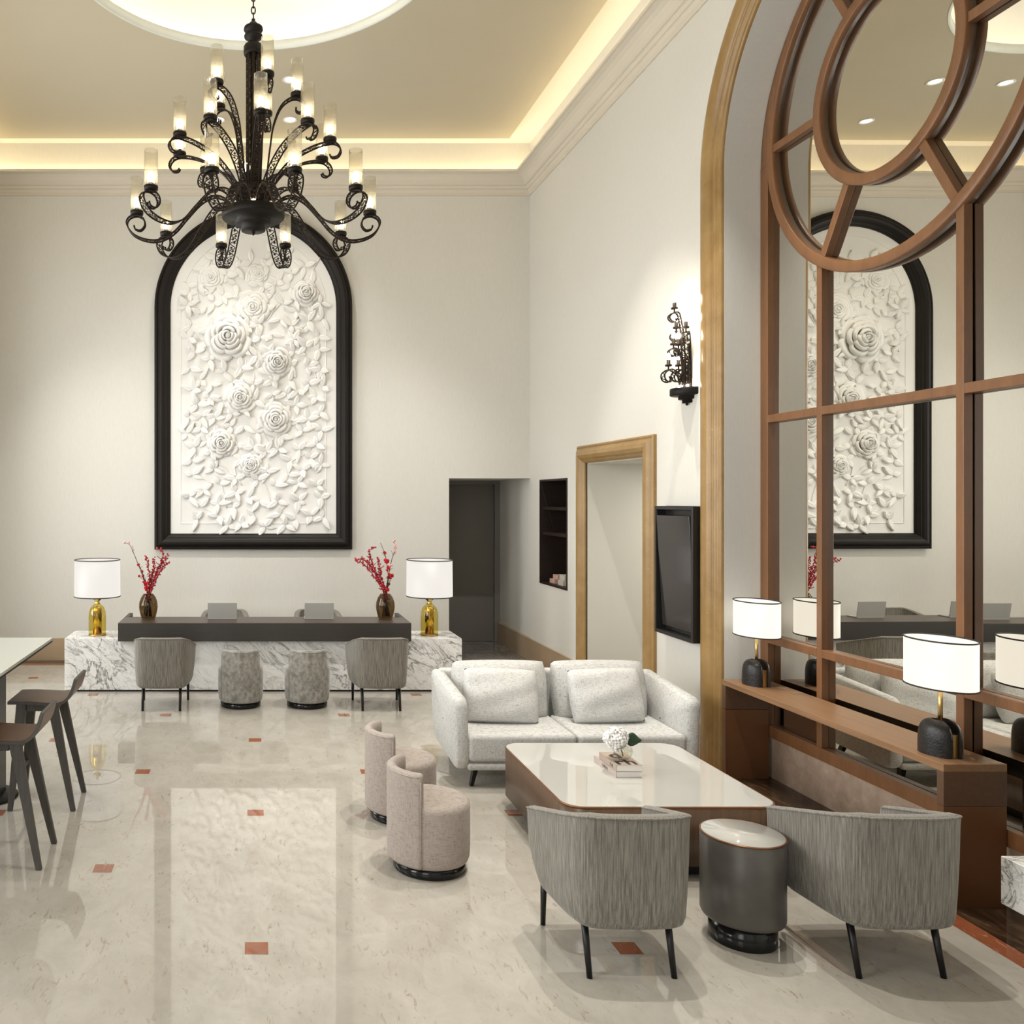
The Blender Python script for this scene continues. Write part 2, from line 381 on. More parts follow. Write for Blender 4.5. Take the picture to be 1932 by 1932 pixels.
# walls
wb = MB(); wb.box(XL-.3, 2.61, YB, 13.1, 0, ZT+.4); wb.box(2.61, XW+.45, YB, 13.1, 2.43, ZT+.4); wb.box(2.61, XW+.45, 12.99, 13.1, 0, 2.43)
struct(wb.build('wall_back', M['wall']))
AC, AZ, AR = 5.39, 4.73, 1.33; CO = .03
wr = MB(); X2 = XW+.45
for y0,y1,z0,z1 in ((11.04,12.99,0,ZT+.4),(10.07,11.04,0,1.075),(10.07,11.04,2.40,ZT+.4),(9.50,10.07,0,ZT+.4),(8.04,9.50,2.55,ZT+.4),(AC+AR,8.04,0,ZT+.4),(YR,AC-AR,0,ZT+.4)):
    if y1 > YB:
        wr.box(XW, X2, y0, YB, z0, z1); wr.box(XW+.02, X2, YB, y1, 0, 2.43)
    else: wr.box(XW, X2, y0, y1, z0, z1)
for i in range(64):
    a0 = PI*i/64; a1 = PI*(i+1)/64
    p = [(AC+AR*math.cos(a), AZ+AR*math.sin(a)) for a in (a0, a1)]
    wr.hexa([(XW,p[1][0],p[1][1]),(X2,p[1][0],p[1][1]),(X2,p[0][0],p[0][1]),(XW,p[0][0],p[0][1]),(XW,p[1][0],ZT+.4),(X2,p[1][0],ZT+.4),(X2,p[0][0],ZT+.4),(XW,p[0][0],ZT+.4)])
wr.box(4.08, X2, AC-AR, AC+AR, 0, 6.1)
struct(wr.build('wall_right', M['wall']))
# passage behind the gold-framed doorway
ps = MB(); ps.box(XW+.01, 6.4, 9.485, 9.65, 0, 2.7); ps.box(X2, 6.4, 7.75, 7.9, 0, 2.7); ps.box(6.4, 6.55, 7.75, 9.65, 0, 2.7); ps.box(XW+.01, 6.4, 8.04, 9.49, 2.54, 2.7); ps.box(X2, 6.4, 7.9, 8.04, 2.55, 2.7)
struct(ps.build('wall_passage', M['passage']))
struct(MB().box(XW, 6.4, 7.9, 9.6, -.1, .001).build('floor_passage', M['floor']))
area('passage_ceiling_light', (5.3, 8.7, 2.5), (0,0,0), 1.2, .6, 26, (1,.95,.86))
# left and rear walls; their tall windows are unseen, added for the fill light
wl = MB(); ys = [YR, 1.15, 2.85, 4.55, 6.25, 7.95, 9.65, YB]
for i in range(7):
    if i % 2: wl.box(XL-.3, XL, ys[i], ys[i+1], 0, .9); wl.box(XL-.3, XL, ys[i], ys[i+1], 4.9, ZT+.4)
    else: wl.box(XL-.3, XL, ys[i], ys[i+1], 0, ZT+.4)
struct(wl.build('wall_left', M['wall']))
for q, i in enumerate((1,3,5)):
    b = MB(); y0, y1 = ys[i], ys[i+1]
    for yy in (y0, (y0+y1)/2-.025, y1-.05): b.box(XL-.2, XL-.14, yy, yy+.05, .9, 4.9)
    for zz in (.9, 2.2, 3.5, 4.85): b.box(XL-.2, XL-.14, y0, y1, zz, zz+.05)
    struct(b.build('window_%d' % (q+1), M['win_frame']))
wre = MB()
for x0,x1,z0,z1 in ((XL,-3.1,0,ZT+.4),(-.7,.7,0,ZT+.4),(3.1,XW,0,ZT+.4),(-3.1,-.7,0,1.0),(.7,3.1,0,1.0),(-3.1,-.7,4.6,ZT+.4),(.7,3.1,4.6,ZT+.4)): wre.box(x0,x1,YR-.2,YR,z0,z1)
struct(wre.build('wall_rear', M['wall']))
# ceiling with the round cove cut out of it
RX, RYc, RR = 0.0, 7.2, 1.675
x0, x1, y0, y1 = XL+.39, XW-.39, YR+.3, YB-.39
angs = sorted(set([2*PI*k/144 for k in range(144)]+[math.atan2(cy-RYc, cx-RX) % (2*PI) for cx in (x0,x1) for cy in (y0,y1)]))
inn, outr = [], []
for a in angs:
    dx, dy = math.cos(a), math.sin(a); t = 1e9
    if dx > 1e-9: t = min(t, (x1-RX)/dx)
    if dx < -1e-9: t = min(t, (x0-RX)/dx)
    if dy > 1e-9: t = min(t, (y1-RYc)/dy)
    if dy < -1e-9: t = min(t, (y0-RYc)/dy)
    inn.append((RX+RR*dx, RYc+RR*dy)); outr.append((RX+t*dx, RYc+t*dy))
cl = MB()
cl.grid([[(x,y,CEIL+.07) for x,y in inn],[(x,y,CEIL) for x,y in inn],[(x,y,CEIL) for x,y in outr],[(x,y,CEIL+.11) for x,y in outr]], False, True, False)
struct(cl.build('ceiling', M['ceil']))
b = MB(); b.box(XL, x0, YR, YB, 6.90, 7.0); b.box(x1, XW, YR, YB, 6.90, 7.0); b.box(x0, x1, y1, YB, 6.90, 7.0); b.box(x0, x1, YR, y0, 6.90, 7.0)
struct(b.build('ceiling_cove', M['white']))
b = MB(); b.lathe([(RR+.002,-.004),(RR-.018,-.004),(RR-.018,.085),(RR+.002,.085)], 120, (RX,RYc,CEIL)); b.f and None
struct(b.build('trim_4', M['rim']))
b = MB(); b.lathe([(RR-.01,.07),(2.05,.07),(2.10,.12),(2.08,.25),(1.95,.40),(1.6,.52),(1.0,.60),(.4,.63),(.001,.635)], 96, (RX,RYc,CEIL))
struct(b.build('ceiling_dome', M['white']))
b = MB(); b.lathe([(1.93,.085),(1.97,.085),(1.97,.115),(1.93,.115),(1.93,.085)], 96, (RX,RYc,CEIL))
struct(b.build('trim_5', M['dome_led']))
# cornice all round, with its cove light
prof = [(0,6.195),(.018,6.195),(.018,6.225),(.030,6.235),(.042,6.262),(.042,6.272),(.058,6.276),(.074,6.300),(.074,6.310),(.095,6.314),(.112,6.330),(.13,6.358),(.155,6.388),(.19,6.412),(.235,6.425),(.257,6.425),(.257,6.457),(0,6.457)]
rows = [[(XL+d,YR+d,z),(XW-d,YR+d,z),(XW-d,YB-d,z),(XL+d,YB-d,z)] for d,z in prof]
struct(MB().grid(rows, False, True, False).build('trim_6', M['cornice']))
d = .10; s_ = MB()
for (xa,xb,ya,yb) in ((XL+d,XW-d,YB-d-.02,YB-d),(XW-d-.02,XW-d,YR+d,YB-d-.04),(XL+d,XL+d+.02,YR+d,YB-d-.04)): s_.box(xa,xb,ya,yb,6.462,6.477)
struct(s_.build('trim_7', M['cove']))
# baseboards
def board(name, x0,x1,y0,y1): return struct(MB().box(x0,x1,y0,y1,0,.30).build(name, M['base_stone'], None, .004))
board('baseboard_back', XL, 2.61, YB-.022, YB)
bb = MB(); bb.box(XW-.02, XW+.03, 9.70, 12.93, 0, .30); bb.box(XW-.02, XW, 6.99, 7.82, 0, .30)
struct(bb.build('baseboard_right', M['base_stone'], None, .004))
# stone arch moulding round the mirror recess
mp = [(.0,.0),(.0,.045),(.018,.06),(.05,.072),(.10,.074),(.14,.064),(.165,.045),(.17,.03),(.185,.045),(.20,.048),(.215,.036),(.222,.022),(.24,.030),(.255,.026),(.263,.012),(.262,-.03)]
RO = AR+.265
rows = []
for o_, p_ in mp:
    r = RO-o_; row = [(XW-p_, AC+r, 0.0)]
    row += [(XW-p_, AC+r, AZ*k/6) for k in range(1,6)]
    row += [(XW-p_, AC+r*math.cos(PI*k/64), AZ+r*math.sin(PI*k/64)) for k in range(65)]
    row += [(XW-p_, AC-r, AZ*(6-k)/6) for k in range(1,6)]
    row += [(XW-p_, AC-r, 0.0)]
    rows.append(row)
struct(MB().grid(rows).build('trim_8', M['gold_stone']))
# doorway moulding
mp2 = [(.0,.0),(.0,.03),(.015,.04),(.03,.034),(.045,.05),(.07,.07),(.11,.078),(.145,.066),(.16,.045),(.17,.05),(.18,.035),(.195,.02),(.195,-.01)]
D0, D1, DZ = 8.04, 9.50, 2.55
rows = []
for o_, p_ in mp2:
    e = .195-o_
    rows.append([(XW-p_, D1+e, 0),(XW-p_, D1+e, DZ+e),(XW-p_, D0-e, DZ+e),(XW-p_, D0-e, 0)])
struct(MB().grid(rows, smooth=False).build('trim_9', M['gold_stone']))
# mirror plinth
struct(MB().box(4.0, 4.08, AC-AR, AC+AR, 0, .31).build('trim_10', M['plinth']))
struct(MB().box(3.985, 4.08, AC-AR, AC+AR, .31, .325).build('trim_11', M['base_stone']))
# dark door at the end of the recess
door = struct(MB().box(2.62, 3.63, 12.95, 12.99, .004, 2.37).build('door_1', M['door_grey'], None, .003))
b = MB(); b.box(3.63, 3.71, 12.90, 12.99, .004, 2.43); b.box(2.61, 3.63, 12.90, 12.99, 2.37, 2.43)
b.build('door_frame', M['door_frame'], door, .003)

# ================================================================ ARCHED MIRROR
am = thing('arched_mirror', 'tall arched wall mirror with brown timber rose-window glazing bars, behind the console', 'mirror', (4.0, AC, .32))
MX0, MX1 = -.03, .022          # frame front and back relative to X = 4.0
def L(y, z): return (y-AC, z-.32)
def band(cy, cz, ri, ro, a0, a1, n_, xf_=MX0, xb_=MX1):
    rows = []
    for k in range(n_+1):
        a = a0+(a1-a0)*k/n_; c_, s_ = math.cos(a), math.sin(a)
        rows.append([(xf_+.004, cy+ri*c_, cz+ri*s_), (xf_, cy+(ri+.006)*c_, cz+(ri+.006)*s_), (xf_, cy+(ro-.006)*c_, cz+(ro-.006)*s_), (xf_+.004, cy+ro*c_, cz+ro*s_), (xb_, cy+ro*c_, cz+ro*s_), (xb_, cy+ri*c_, cz+ri*s_)])
    return MB().grid(rows, False, True, True) if abs(a1-a0) < 6.2 else MB().grid(rows[:-1], True, True, True)
def bar(p, q, wd, xf_=MX0, xb_=MX1):
    p = Vector((0, *p)); q = Vector((0, *q)); t = (q-p).normalized(); nn = Vector((0, -t.z, t.y))*wd/2
    v = [p-nn, p+nn, q+nn, q-nn]
    return MB().hexa([(xf_, a.y, a.z) for a in v]+[(xb_, a.y, a.z) for a in v])
zb = 0.0; zs = AZ-.32; rc = 4.83-.32
# outer stiles + arch
fr = MB()
fr.join(band(0, zs, AR-.10, AR-.004, 0, PI, 64))
fr.join(bar((AR-.052, zb), (AR-.052, zs), .096)); fr.join(bar((-AR+.052, zb), (-AR+.052, zs), .096)); fr.join(bar((-AR+.08, .045), (AR-.08, .045), .09))
fr.build('outer_frame', M['mirror_frame'], am, .003)
RB, RI = 1.205, .655
band(CO, rc, RB-.075, RB, 0, 2*PI, 96, MX0-.012).build('large_ring', M['mirror_frame'], am)
band(CO, rc, RI-.075, RI, 0, 2*PI, 72, MX0-.012).build('small_ring', M['mirror_frame'], am)
for k in range(6):
    a = k*PI/3; bar((CO+(RI-.01)*math.cos(a), rc+(RI-.01)*math.sin(a)), (CO+(RB-.06)*math.cos(a), rc+(RB-.06)*math.sin(a)), .06).build('spoke', M['mirror_frame'], am, .004)
zr = [1.07-.32, 2.77-.32]
for s_ in (-1, 1):
    bar((CO+s_*.60, .09), (CO+s_*.60, rc-math.sqrt(RB**2-.36)+.03), .055).build('mullion', M['mirror_frame'], am, .004)
cuts = [-AR+.1, CO-.6275, CO-.5725, CO+.5725, CO+.6275, AR-.1]
for z in zr:
    for a, b_ in ((0,1),(2,3),(4,5)): bar((cuts[a], z), (cuts[b_], z), .06).build('rail', M['mirror_frame'], am, .004)
# panes
def pane(pts, yaw=0, tilt=0):
    cy = sum(p[0] for p in pts)/len(pts); cz = sum(p[1] for p in pts)/len(pts)
    vs = [(.024+yaw*(y-cy)+tilt*(z-cz), y, z) for y, z in pts]
    b = MB(); b.v = list(vs)+[(.034+yaw*(y-cy)+tilt*(z-cz), y, z) for y, z in pts]; k = len(pts)
    b.f = [list(range(k)), list(range(2*k-1, k-1, -1))]+[[i, (i+1) % k, k+(i+1) % k, k+i] for i in range(k)]
    b.sm = [False]*len(b.f); b.mi = [0]*len(b.f)
    return b.build('mirror_pane', M['mirror'], am)
cols = [(-AR+.01, CO-.6), (CO-.6, CO+.6), (CO+.6, AR-.01)]
YAW = [.004, -.018, -.026]
for ci, (a, b_) in enumerate(cols):
    pane([(a,.03),(b_,.03),(b_,zr[0]),(a,zr[0])], YAW[ci]*.3)
    pane([(a,zr[0]),(b_,zr[0]),(b_,zr[1]),(a,zr[1])], YAW[ci])
    top = []
    for k in range(13):
        y = b_+(a-b_)*k/12; rr = RB-.035
        yc = y-CO; top.append((y, rc-math.sqrt(max(rr*rr-yc*yc, 0)) if abs(yc) < rr else rc))
    pane([(a,zr[1]),(b_,zr[1])]+top, YAW[ci]+.001, .002*(ci-1))
for k in range(6):
    a0 = k*PI/3; a1 = a0+PI/3; ri, ro = RI-.035, RB-.035
    pane([(CO+ro*math.cos(a0+(a1-a0)*i/10), rc+ro*math.sin(a0+(a1-a0)*i/10)) for i in range(11)]+[(CO+ri*math.cos(a1-(a1-a0)*i/10), rc+ri*math.sin(a1-(a1-a0)*i/10)) for i in range(11)], -.008+.001*(k % 3))
pane([(CO+(RI-.035)*math.cos(2*PI*i/48), rc+(RI-.035)*math.sin(2*PI*i/48)) for i in range(48)], -.006)

# ================================================================ WALL RELIEF
art = thing('rose_relief', 'tall arched white relief of roses and leaves in a black frame on back wall', 'wall art', (0, YB, 1.484))
HW = 1.312; SZ = 4.70-1.484
def arch_outline(o_, y, nn=48):
    pts = [(-(HW-o_), y, o_)]+[(-(HW-o_), y, o_+(SZ-o_)*k/8) for k in range(1,8)]
    pts += [(-(HW-o_)*math.cos(PI*k/nn), y, SZ+(HW-o_)*math.sin(PI*k/nn)) for k in range(nn+1)]
    pts += [((HW-o_), y, o_+(SZ-o_)*(8-k)/8) for k in range(1,8)]+[((HW-o_), y, o_)]
    return pts
fp = [(0,0),(0,-.07),(.012,-.085),(.03,-.09),(.04,-.082),(.05,-.095),(.075,-.115),(.10,-.118),(.13,-.105),(.15,-.085),(.158,-.085),(.17,-.07),(.19,-.055),(.20,-.035),(.21,-.03),(.21,-.01)]
MB().grid([arch_outline(o_, y) for o_, y in fp], False, True, False).build('frame', M['art_frame'], art)
def flat(o_, y0, y1):
    P0 = arch_outline(o_, y0); P1 = arch_outline(o_, y1); k = len(P0); b = MB()
    b.add(P0+P1, [list(range(k)), list(range(2*k-1,k-1,-1))]+[[i,(i+1)%k,k+(i+1)%k,k+i] for i in range(k)]); return b
pb = flat(.20, -.022, -.004)
pb.grid([arch_outline(o_, y) for o_, y in ((.338,-.022),(.342,-.028),(.348,-.028),(.352,-.022))], False, True, False)
pb.build('backing_panel', M['panel'], art)
def pix(px, py): return ((px-478)*11.36/F, 2.15-(py-942)*11.36/F-1.484)
def rose_mb(Rr, depth, seed):
    q = random.Random(seed); b = MB()
    rings = [(.20,1.0,2,1.75),(.36,.93,3,1.25),(.56,.78,4,1.02),(.78,.55,5,.86),(1.04,.26,5,.84)]
    for ri, (rk, hk, cnt, half) in enumerate(rings):
        off = q.random()*6
        for i in range(cnt):
            a0 = off+2*PI*i/cnt+q.uniform(-.1,.1); sc_ = q.uniform(.94,1.06); rows = []; skew = .10
            for vi in range(9):
                v = vi/8; row = []
                for ui in range(13):
                    u = -1+ui/6; e = (1-abs(u)**3.0)*.34+.66
                    rad = Rr*rk*sc_*(.52+.48*v**.7)*(1-(1-e)*v)*(1+skew*u*.5)
                    hh = depth*hk*(.25+.75*math.sin(min(v*1.2,1)*PI/2))*(1-.25*v*abs(u)**3)
                    if v > .7: k = (v-.7)/.3; rad += Rr*.085*k*k; hh -= depth*.20*k*k
                    aa = a0+u*half*(.75+.25*v)
                    row.append((rad*math.cos(aa), -hh, rad*math.sin(aa)))
                rows.append(row)
            b.grid(rows)
    P = [(Rr*.13*(1-t/14)*math.cos(t*.9), -depth*(.92+.06*math.sin(t)), Rr*.13*(1-t/14)*math.sin(t*.9)) for t in range(14)]
    b.grid([[(x, -depth*.3, z) for x,_,z in P], P])
    b.ball((0,-depth*.62,0), Rr*.13, 10, 8, 1, max(1,depth*2.2/Rr), 1)
    return b
ROSES = [(430,635,.29,.17),(477,578,.215,.05),(577,551,.165,.10),(523,683,.185,.12),(453,750,.20,.09),(520,791,.215,.11),(418,836,.185,.11),(472,877,.15,.08),(397,521,.16,.03),(487,515,.13,.025)]
for i, (px, py, r_, dp) in enumerate(ROSES):
    x, z = pix(px, py)
    o = rose_mb(r_, dp, 11+i).build('rose', M['plaster'], art); o.location = (x, -.03, z)
    md = o.modifiers.new('solid', 'SOLIDIFY'); md.thickness = Rt = max(.006, r_*.035)
def leaf_mb(Ln, W, lift, curl, q):
    rows = []; US = (-1,-.85,-.5,-.18,0,.18,.5,.85,1)
    for i in range(10):
        v = i/9; wd = W*math.sin(PI*min(v**.82,1))**.75*(1-.12*v) if 0 < i < 9 else .001
        c = lift*(.35+.65*math.sin(v*PI*.7))+curl*v*v; row = []
        for u in US:
            h = c+W*.22*(1-abs(u)**2.2)-(W*.10 if u == 0 else 0)+.002*math.sin(v*26-abs(u)*3)*(.15 < abs(u) < .8)
            row.append((u*wd, -(h if abs(u) < .95 else c*.55), v*Ln))
        rows.append(row)
    b = MB().grid(rows)
    for j in (0, -1): b.grid([[r[j], (r[j][0], -.001, r[j][2])] for r in rows])
    return b
q = random.Random(21); spr = []; tries = 0
def inside(px, py):
    if py > 995 or py < 470: return False
    if 352 < px < 612 and py > 545: return True
    return (px-479)**2/122**2+(py-575)**2/125**2 < 1
while len(spr) < 150 and tries < 9000:
    tries += 1; px, py = q.uniform(345,615), q.uniform(462,995)
    if not inside(px, py): continue
    if any((px-a)**2+(py-b_)**2 < (r_/.00702*.72)**2 for a,b_,r_,_ in ROSES): continue
    mind = 22
    if any((px-a)**2+(py-b_)**2 < mind*mind for a,b_ in spr): continue
    spr.append((px, py))
rest = MB()
for i, (px, py) in enumerate(spr):
    b = MB(); base = q.uniform(0, 2*PI); cnt = q.choice((2,3,3,4)); low = .5 if py < 560 else 1
    for k in range(cnt):
        lf = leaf_mb(q.uniform(.11,.19), q.uniform(.034,.052), q.uniform(.008,.034)*low, q.uniform(-.012,.02)*low, q)
        lf.xf(Matrix.Rotation(base+k*2*PI/max(cnt,3)*q.uniform(.75,1.1), 4, 'Y')); b.join(lf)
    x, z = pix(px, py)
    if i < 96:
        o = b.build('leaf_sprig', M['plaster'], art); o.location = (x, -.022, z)
    else: rest.join(b.xf(Matrix.Translation((x, -.022, z))))
for k in range(34):   # vines and low leaves between the sprigs
    px, py = q.uniform(350,608), q.uniform(490,985)
    if not inside(px, py): continue
    x, z = pix(px, py); a = q.uniform(0, 2*PI); P = []
    for j in range(7): P.append((x, -.027, z)); x += .05*math.cos(a); z += .05*math.sin(a); a += q.uniform(-.4,.4)
    if all(abs(p[0]) < .93 and p[2] > .3 and p[2] < 3.9 for p in P): rest.tube(P, .007, 6)
o = rest.build('small_foliage', M['plaster'], art); o['kind'] = 'stuff'

# ================================================================ CHANDELIER
CY = 7.2; U = .001497
ch = thing('chandelier', 'large dark bronze filigree chandelier with three tiers of glass candle shades', 'chandelier', (0, CY, 4.55))
Z0 = 4.55
def filigree(path, w_, rail=.0072, wire=.0042, lam=.075, flowers=True, n_=None):
    P = spline([(x,0,z) for x,z in path], 8)
    Ltot = sum((P[i+1]-P[i]).length for i in range(len(P)-1)); n_ = n_ or max(24, int(Ltot/.016))
    P = resample(P, n_); b = MB()
    T = [(P[min(i+1,n_-1)]-P[max(i-1,0)]).normalized() for i in range(n_)]
    def wv(i):
        t = i/(n_-1); return w_*(1 if t < .75 else 1-.55*(t-.75)/.25)
    for s_ in (-1,1): b.tube([p+Vector((0,s_*wv(i)/2,0)) for i,p in enumerate(P)], rail, 5)
    vine = []; m_ = n_*2
    PP = resample(P, m_)
    for i,p in enumerate(PP): vine.append(p+Vector((0, .36*wv(i*(n_-1)/(m_-1))*math.sin(2*PI*Ltot*i/(m_-1)/lam), 0)))
    b.tube(vine, wire, 4)
    if flowers:
        cnt = int(Ltot/lam*2)
        for k in range(cnt):
            f_ = (k+.5)/cnt; i = int(f_*(n_-1)); t = T[i]; nrm = t.cross(Vector((0,1,0))); c = P[i]+Vector((0,(.14 if k % 2 else -.14)*wv(i),0))
            rr = .27*wv(i); vs = []
            for j in range(10):
                a = 2*PI*j/10; r_ = rr if j % 2 == 0 else rr*.38
                vs.append(c+t*r_*math.cos(a)+Vector((0,1,0))*r_*math.sin(a))
            vv = [v+nrm*.0015 for v in vs]+[v-nrm*.0015 for v in vs]
            b.add(vv, [list(range(10)), list(range(19,9,-1))]+[[j,(j+1)%10,10+(j+1)%10,10+j] for j in range(10)])
    return b
S = lambda pts, zc: [(r*U, (zc-z)*U) for r, z in pts]
# arm outlines in (radius, height) read around their candle cup
a1 = S([(88,1262),(105,1190),(150,1128),(215,1106),(290,1140),(370,1225),(440,1305),(520,1350),(600,1350),(672,1318),(708,1262),(695,1225),(655,1212),(618,1228),(607,1265),(630,1295),(662,1288),(668,1268)], 1195)
a2 = S([(62,1160),(80,1060),(130,950),(225,850),(330,797),(425,776),(472,788),(492,822),(475,855),(442,858),(432,842)], 760)
a3 = S([(62,1160),(78,960),(95,820),(112,710),(150,610),(200,562),(248,555),(285,580),(288,612),(262,635),(240,625),(240,606)], 533)
cup = MB(); cup.lathe([(.001,-.022),(.045,-.022),(.054,-.016),(.056,.010),(.052,.016),(.001,.016)], 20); cup.lathe([(.022,.016),(.022,.040),(.001,.040)], 12)
cupm = cup
gl = MB(); gl.lathe([(.0525,.016),(.0535,.10),(.0535,.20),(.0525,.292),(.0500,.292),(.0505,.20),(.0505,.10),(.0495,.018)], 24)
bl = MB(); bl.lathe([(.001,.04),(.014,.042),(.025,.055),(.031,.078),(.029,.102),(.018,.12),(.001,.127)], 12)
def make_arm(path, rcup, w_, rot, zc, proto):
    if proto[0] is None:
        a = filigree(path, w_).build('arm', M['iron'], ch)
        c = MB().join(cupm).build('candle_cup', M['iron_dk'], a); c.location = (rcup,0,.0)
        g = MB().join(gl).build('glass_shade', M['chand_glass'], a); g.location = (rcup,0,.0)
        l = MB().join(bl).build('bulb', M['bulb'], a); l.location = (rcup,0,.0)
        proto[0] = a
    else: a = dup(proto[0], ch)
    a.location = (0,0,zc-Z0); a.rotation_euler = (0,0,rot)
p1, p2, p3 = [None], [None], [None]
for k in range(10): make_arm(a1, 653*U, .072, -PI/2+math.radians(18+36*k), 4.555, p1)
for k in range(10): make_arm(a2, 432*U, .066, -PI/2+math.radians(5+36*k), 5.105, p2)
for k in range(5): make_arm(a3, 245*U, .060, -PI/2+math.radians(18+72*k), 5.545, p3)
st = MB()   # open stem: eight flat bars with filigree between
for k in range(8):
    a = 2*PI*k/8; c_, s_ = math.cos(a), math.sin(a)
    t_ = Vector((-s_, c_, 0)); P = Vector((.058*c_, .058*s_, 0))
    for q_ in (0,):
        v = [P-t_*.012-Vector((c_,s_,0))*.004, P+t_*.012-Vector((c_,s_,0))*.004, P+t_*.012+Vector((c_,s_,0))*.004, P-t_*.012+Vector((c_,s_,0))*.004]
        st.hexa([(p.x,p.y,.0) for p in v]+[(p.x,p.y,1.34) for p in v])
    vine = []
    for j in range(90):
        z = 1.34*j/89; aa = a+PI/8+.22*math.sin(z*2*PI/.07); vine.append((.060*math.cos(aa), .060*math.sin(aa), z))
    st.tube(vine, .0035, 4)
st.lathe([(.028,0),(.028,1.34)], 12)
st.build('stem', M['iron'], ch)
b = MB(); b.lathe([(.001,1.33),(.078,1.33),(.082,1.345),(.082,1.395),(.074,1.41),(.04,1.425),(.036,1.44),(.05,1.455),(.076,1.475),(.078,1.49),(.05,1.503),(.046,1.51),(.072,1.525),(.082,1.54),(.078,1.56),(.04,1.585),(.03,1.60),(.016,1.605),(.016,1.63),(.001,1.63)], 28)
b.build('finial', M['iron_dk'], ch)
b = MB(); b.lathe([(.001,-.165),(.016,-.165),(.018,-.15),(.10,-.148),(.103,-.14),(.103,-.10),(.15,-.098),(.153,-.09),(.153,-.05),(.255,-.046),(.264,-.036),(.266,.015),(.258,.024),(.001,.024)], 48)
b.lathe([(.001,-.185),(.008,-.183),(.011,-.175),(.008,-.166),(.001,-.165)], 12)
b.build('base_disc', M['iron_dk'], ch)
for k in range(10):     # short curled filigree leaves round the foot of the stem
    pth = [(.075,.02),(.085,.09),(.10,.16),(.14,.215),(.185,.215),(.205,.175),(.19,.135),(.165,.14)]
    if k == 0: lf0 = filigree(pth, .085, .005, .003, .06).build('scroll_leaf', M['iron'], ch); lf = lf0
    else: lf = dup(lf0, ch)
    lf.rotation_euler = (0,0,-PI/2+math.radians(36*k))
for k in range(6):
    a = PI/6+k*PI/3; b = MB().ball((.19*math.cos(a), .19*math.sin(a), .045), .014, 8, 6).build('uplight', M['sbulb'], ch)
chn = MB(); z = 1.625; k = 0
while z < 2.80:
    ring = []
    for j in range(14):
        a = 2*PI*j/14; x = .017*math.cos(a); zz = .032*math.sin(a)
        ring.append((x if k % 2 else 0, 0 if k % 2 else x, z+.026+zz))
    chn.tube(ring, .0055, 6, True); z += .053; k += 1
chn.build('chain', M['iron_dk'], ch)

# ================================================================ DOWNLIGHTS
for i, (x, y) in enumerate(DOWN+SEAT_SPOTS):
    nm = [('left of the chandelier stem, nearer row', ), ('right of the chandelier stem, nearer row',), ('left of the chandelier stem, row nearer the back wall',), ('right of the chandelier stem, row nearer the back wall',)]
    lab = 'round recessed ceiling downlight '+(nm[i][0] if i < 4 else ['over the grey armchairs','over the coffee table','over the sofa','in front of the grey armchairs','over the far end of the bar table','left of the chandelier, added out of view to brighten the desk'][i-4])
    t = thing('recessed_downlight', lab, 'downlight', (x, y, CEIL), 0, 'ceiling downlights')
    MB().lathe([(.085,0),(.088,-.006),(.070,-.008),(.062,-.002),(.062,0)], 28).build('trim_ring', M['white'], t)
    MB().lathe([(.062,-.002),(.001,-.003)], 24).build('lens', M['lens'], t)

# ================================================================ WALL SCONCE
sx, sy, sz = XW, 7.26, 3.07
so = thing('wall_sconce', 'dark bronze wall sconce with scrolling arms and bare lit bulbs beside the stone arch', 'sconce', (sx, sy, sz))
def half(prof, nn=20):
    rows = [[(-r*math.sin(PI*k/nn), r*math.cos(PI*k/nn), z) for k in range(nn+1)] for r, z in prof]
    return MB().grid(rows)
half([(.0,-.105),(.055,-.105),(.055,-.075),(.085,-.075),(.085,-.048),(.095,-.045),(.145,-.043),(.15,-.035),(.15,.012),(.145,.018),(0,.018)]).join(MB().ball((-.02,0,-.115),.012)).build('base_plate', M['iron_dk'], so)
MB().box(-.012, 0, -.014, .014, 0, .40).build('back_bar', M['iron'], so, .003)
SA = [(0,.125,3.765),(-58,.115,3.62),(52,.125,3.585),(-8,.125,3.465),(38,.19,3.435),(-62,.10,3.295),(12,.20,3.275)]
for (dg, r_, zc) in SA:
    h = zc-sz; s_ = min(1, h/.45)
    pth = [(.045,.01),(.05,h*.45),(.058,h*.68),(r_*.72,h-.055),(r_,h-.035),(r_+.042*s_,h-.06*s_),(r_+.045*s_,h-.09*s_),(r_+.012,h-.115*s_),(r_-.018,h-.10*s_),(r_-.012,h-.082*s_)]
    if h < .25: pth = [(.06,.01),(.09,h*.55),(r_*.8,h-.04),(r_,h-.035),(r_+.05,h-.07),(r_+.045,h-.12),(r_,h-.14),(r_-.03,h-.115),(r_-.015,h-.09)]
    a = filigree(pth, .046, .0062, .0042, .05, False).build('arm', M['iron'], so); a.rotation_euler = (0,0,PI+math.radians(dg))
    c = MB(); c.lathe([(.001,-.036),(.006,-.036),(.006,-.006),(.026,-.006),(.027,.008),(.015,.009),(.014,.05),(.001,.05)], 16)
    c = c.build('candle_cup', M['iron'], a); c.location = (r_,0,h)
    l = MB().lathe([(.001,.05),(.011,.054),(.018,.070),(.016,.088),(.008,.102),(.001,.106)], 12).build('bulb', M['sbulb'], a); l.location = (r_,0,h)
for (x, y) in ((-.06,.05),(-.075,-.01),(-.05,-.07)): MB().ball((x,y,.034), .013, 8, 6).build('uplight', M['sbulb'], so)

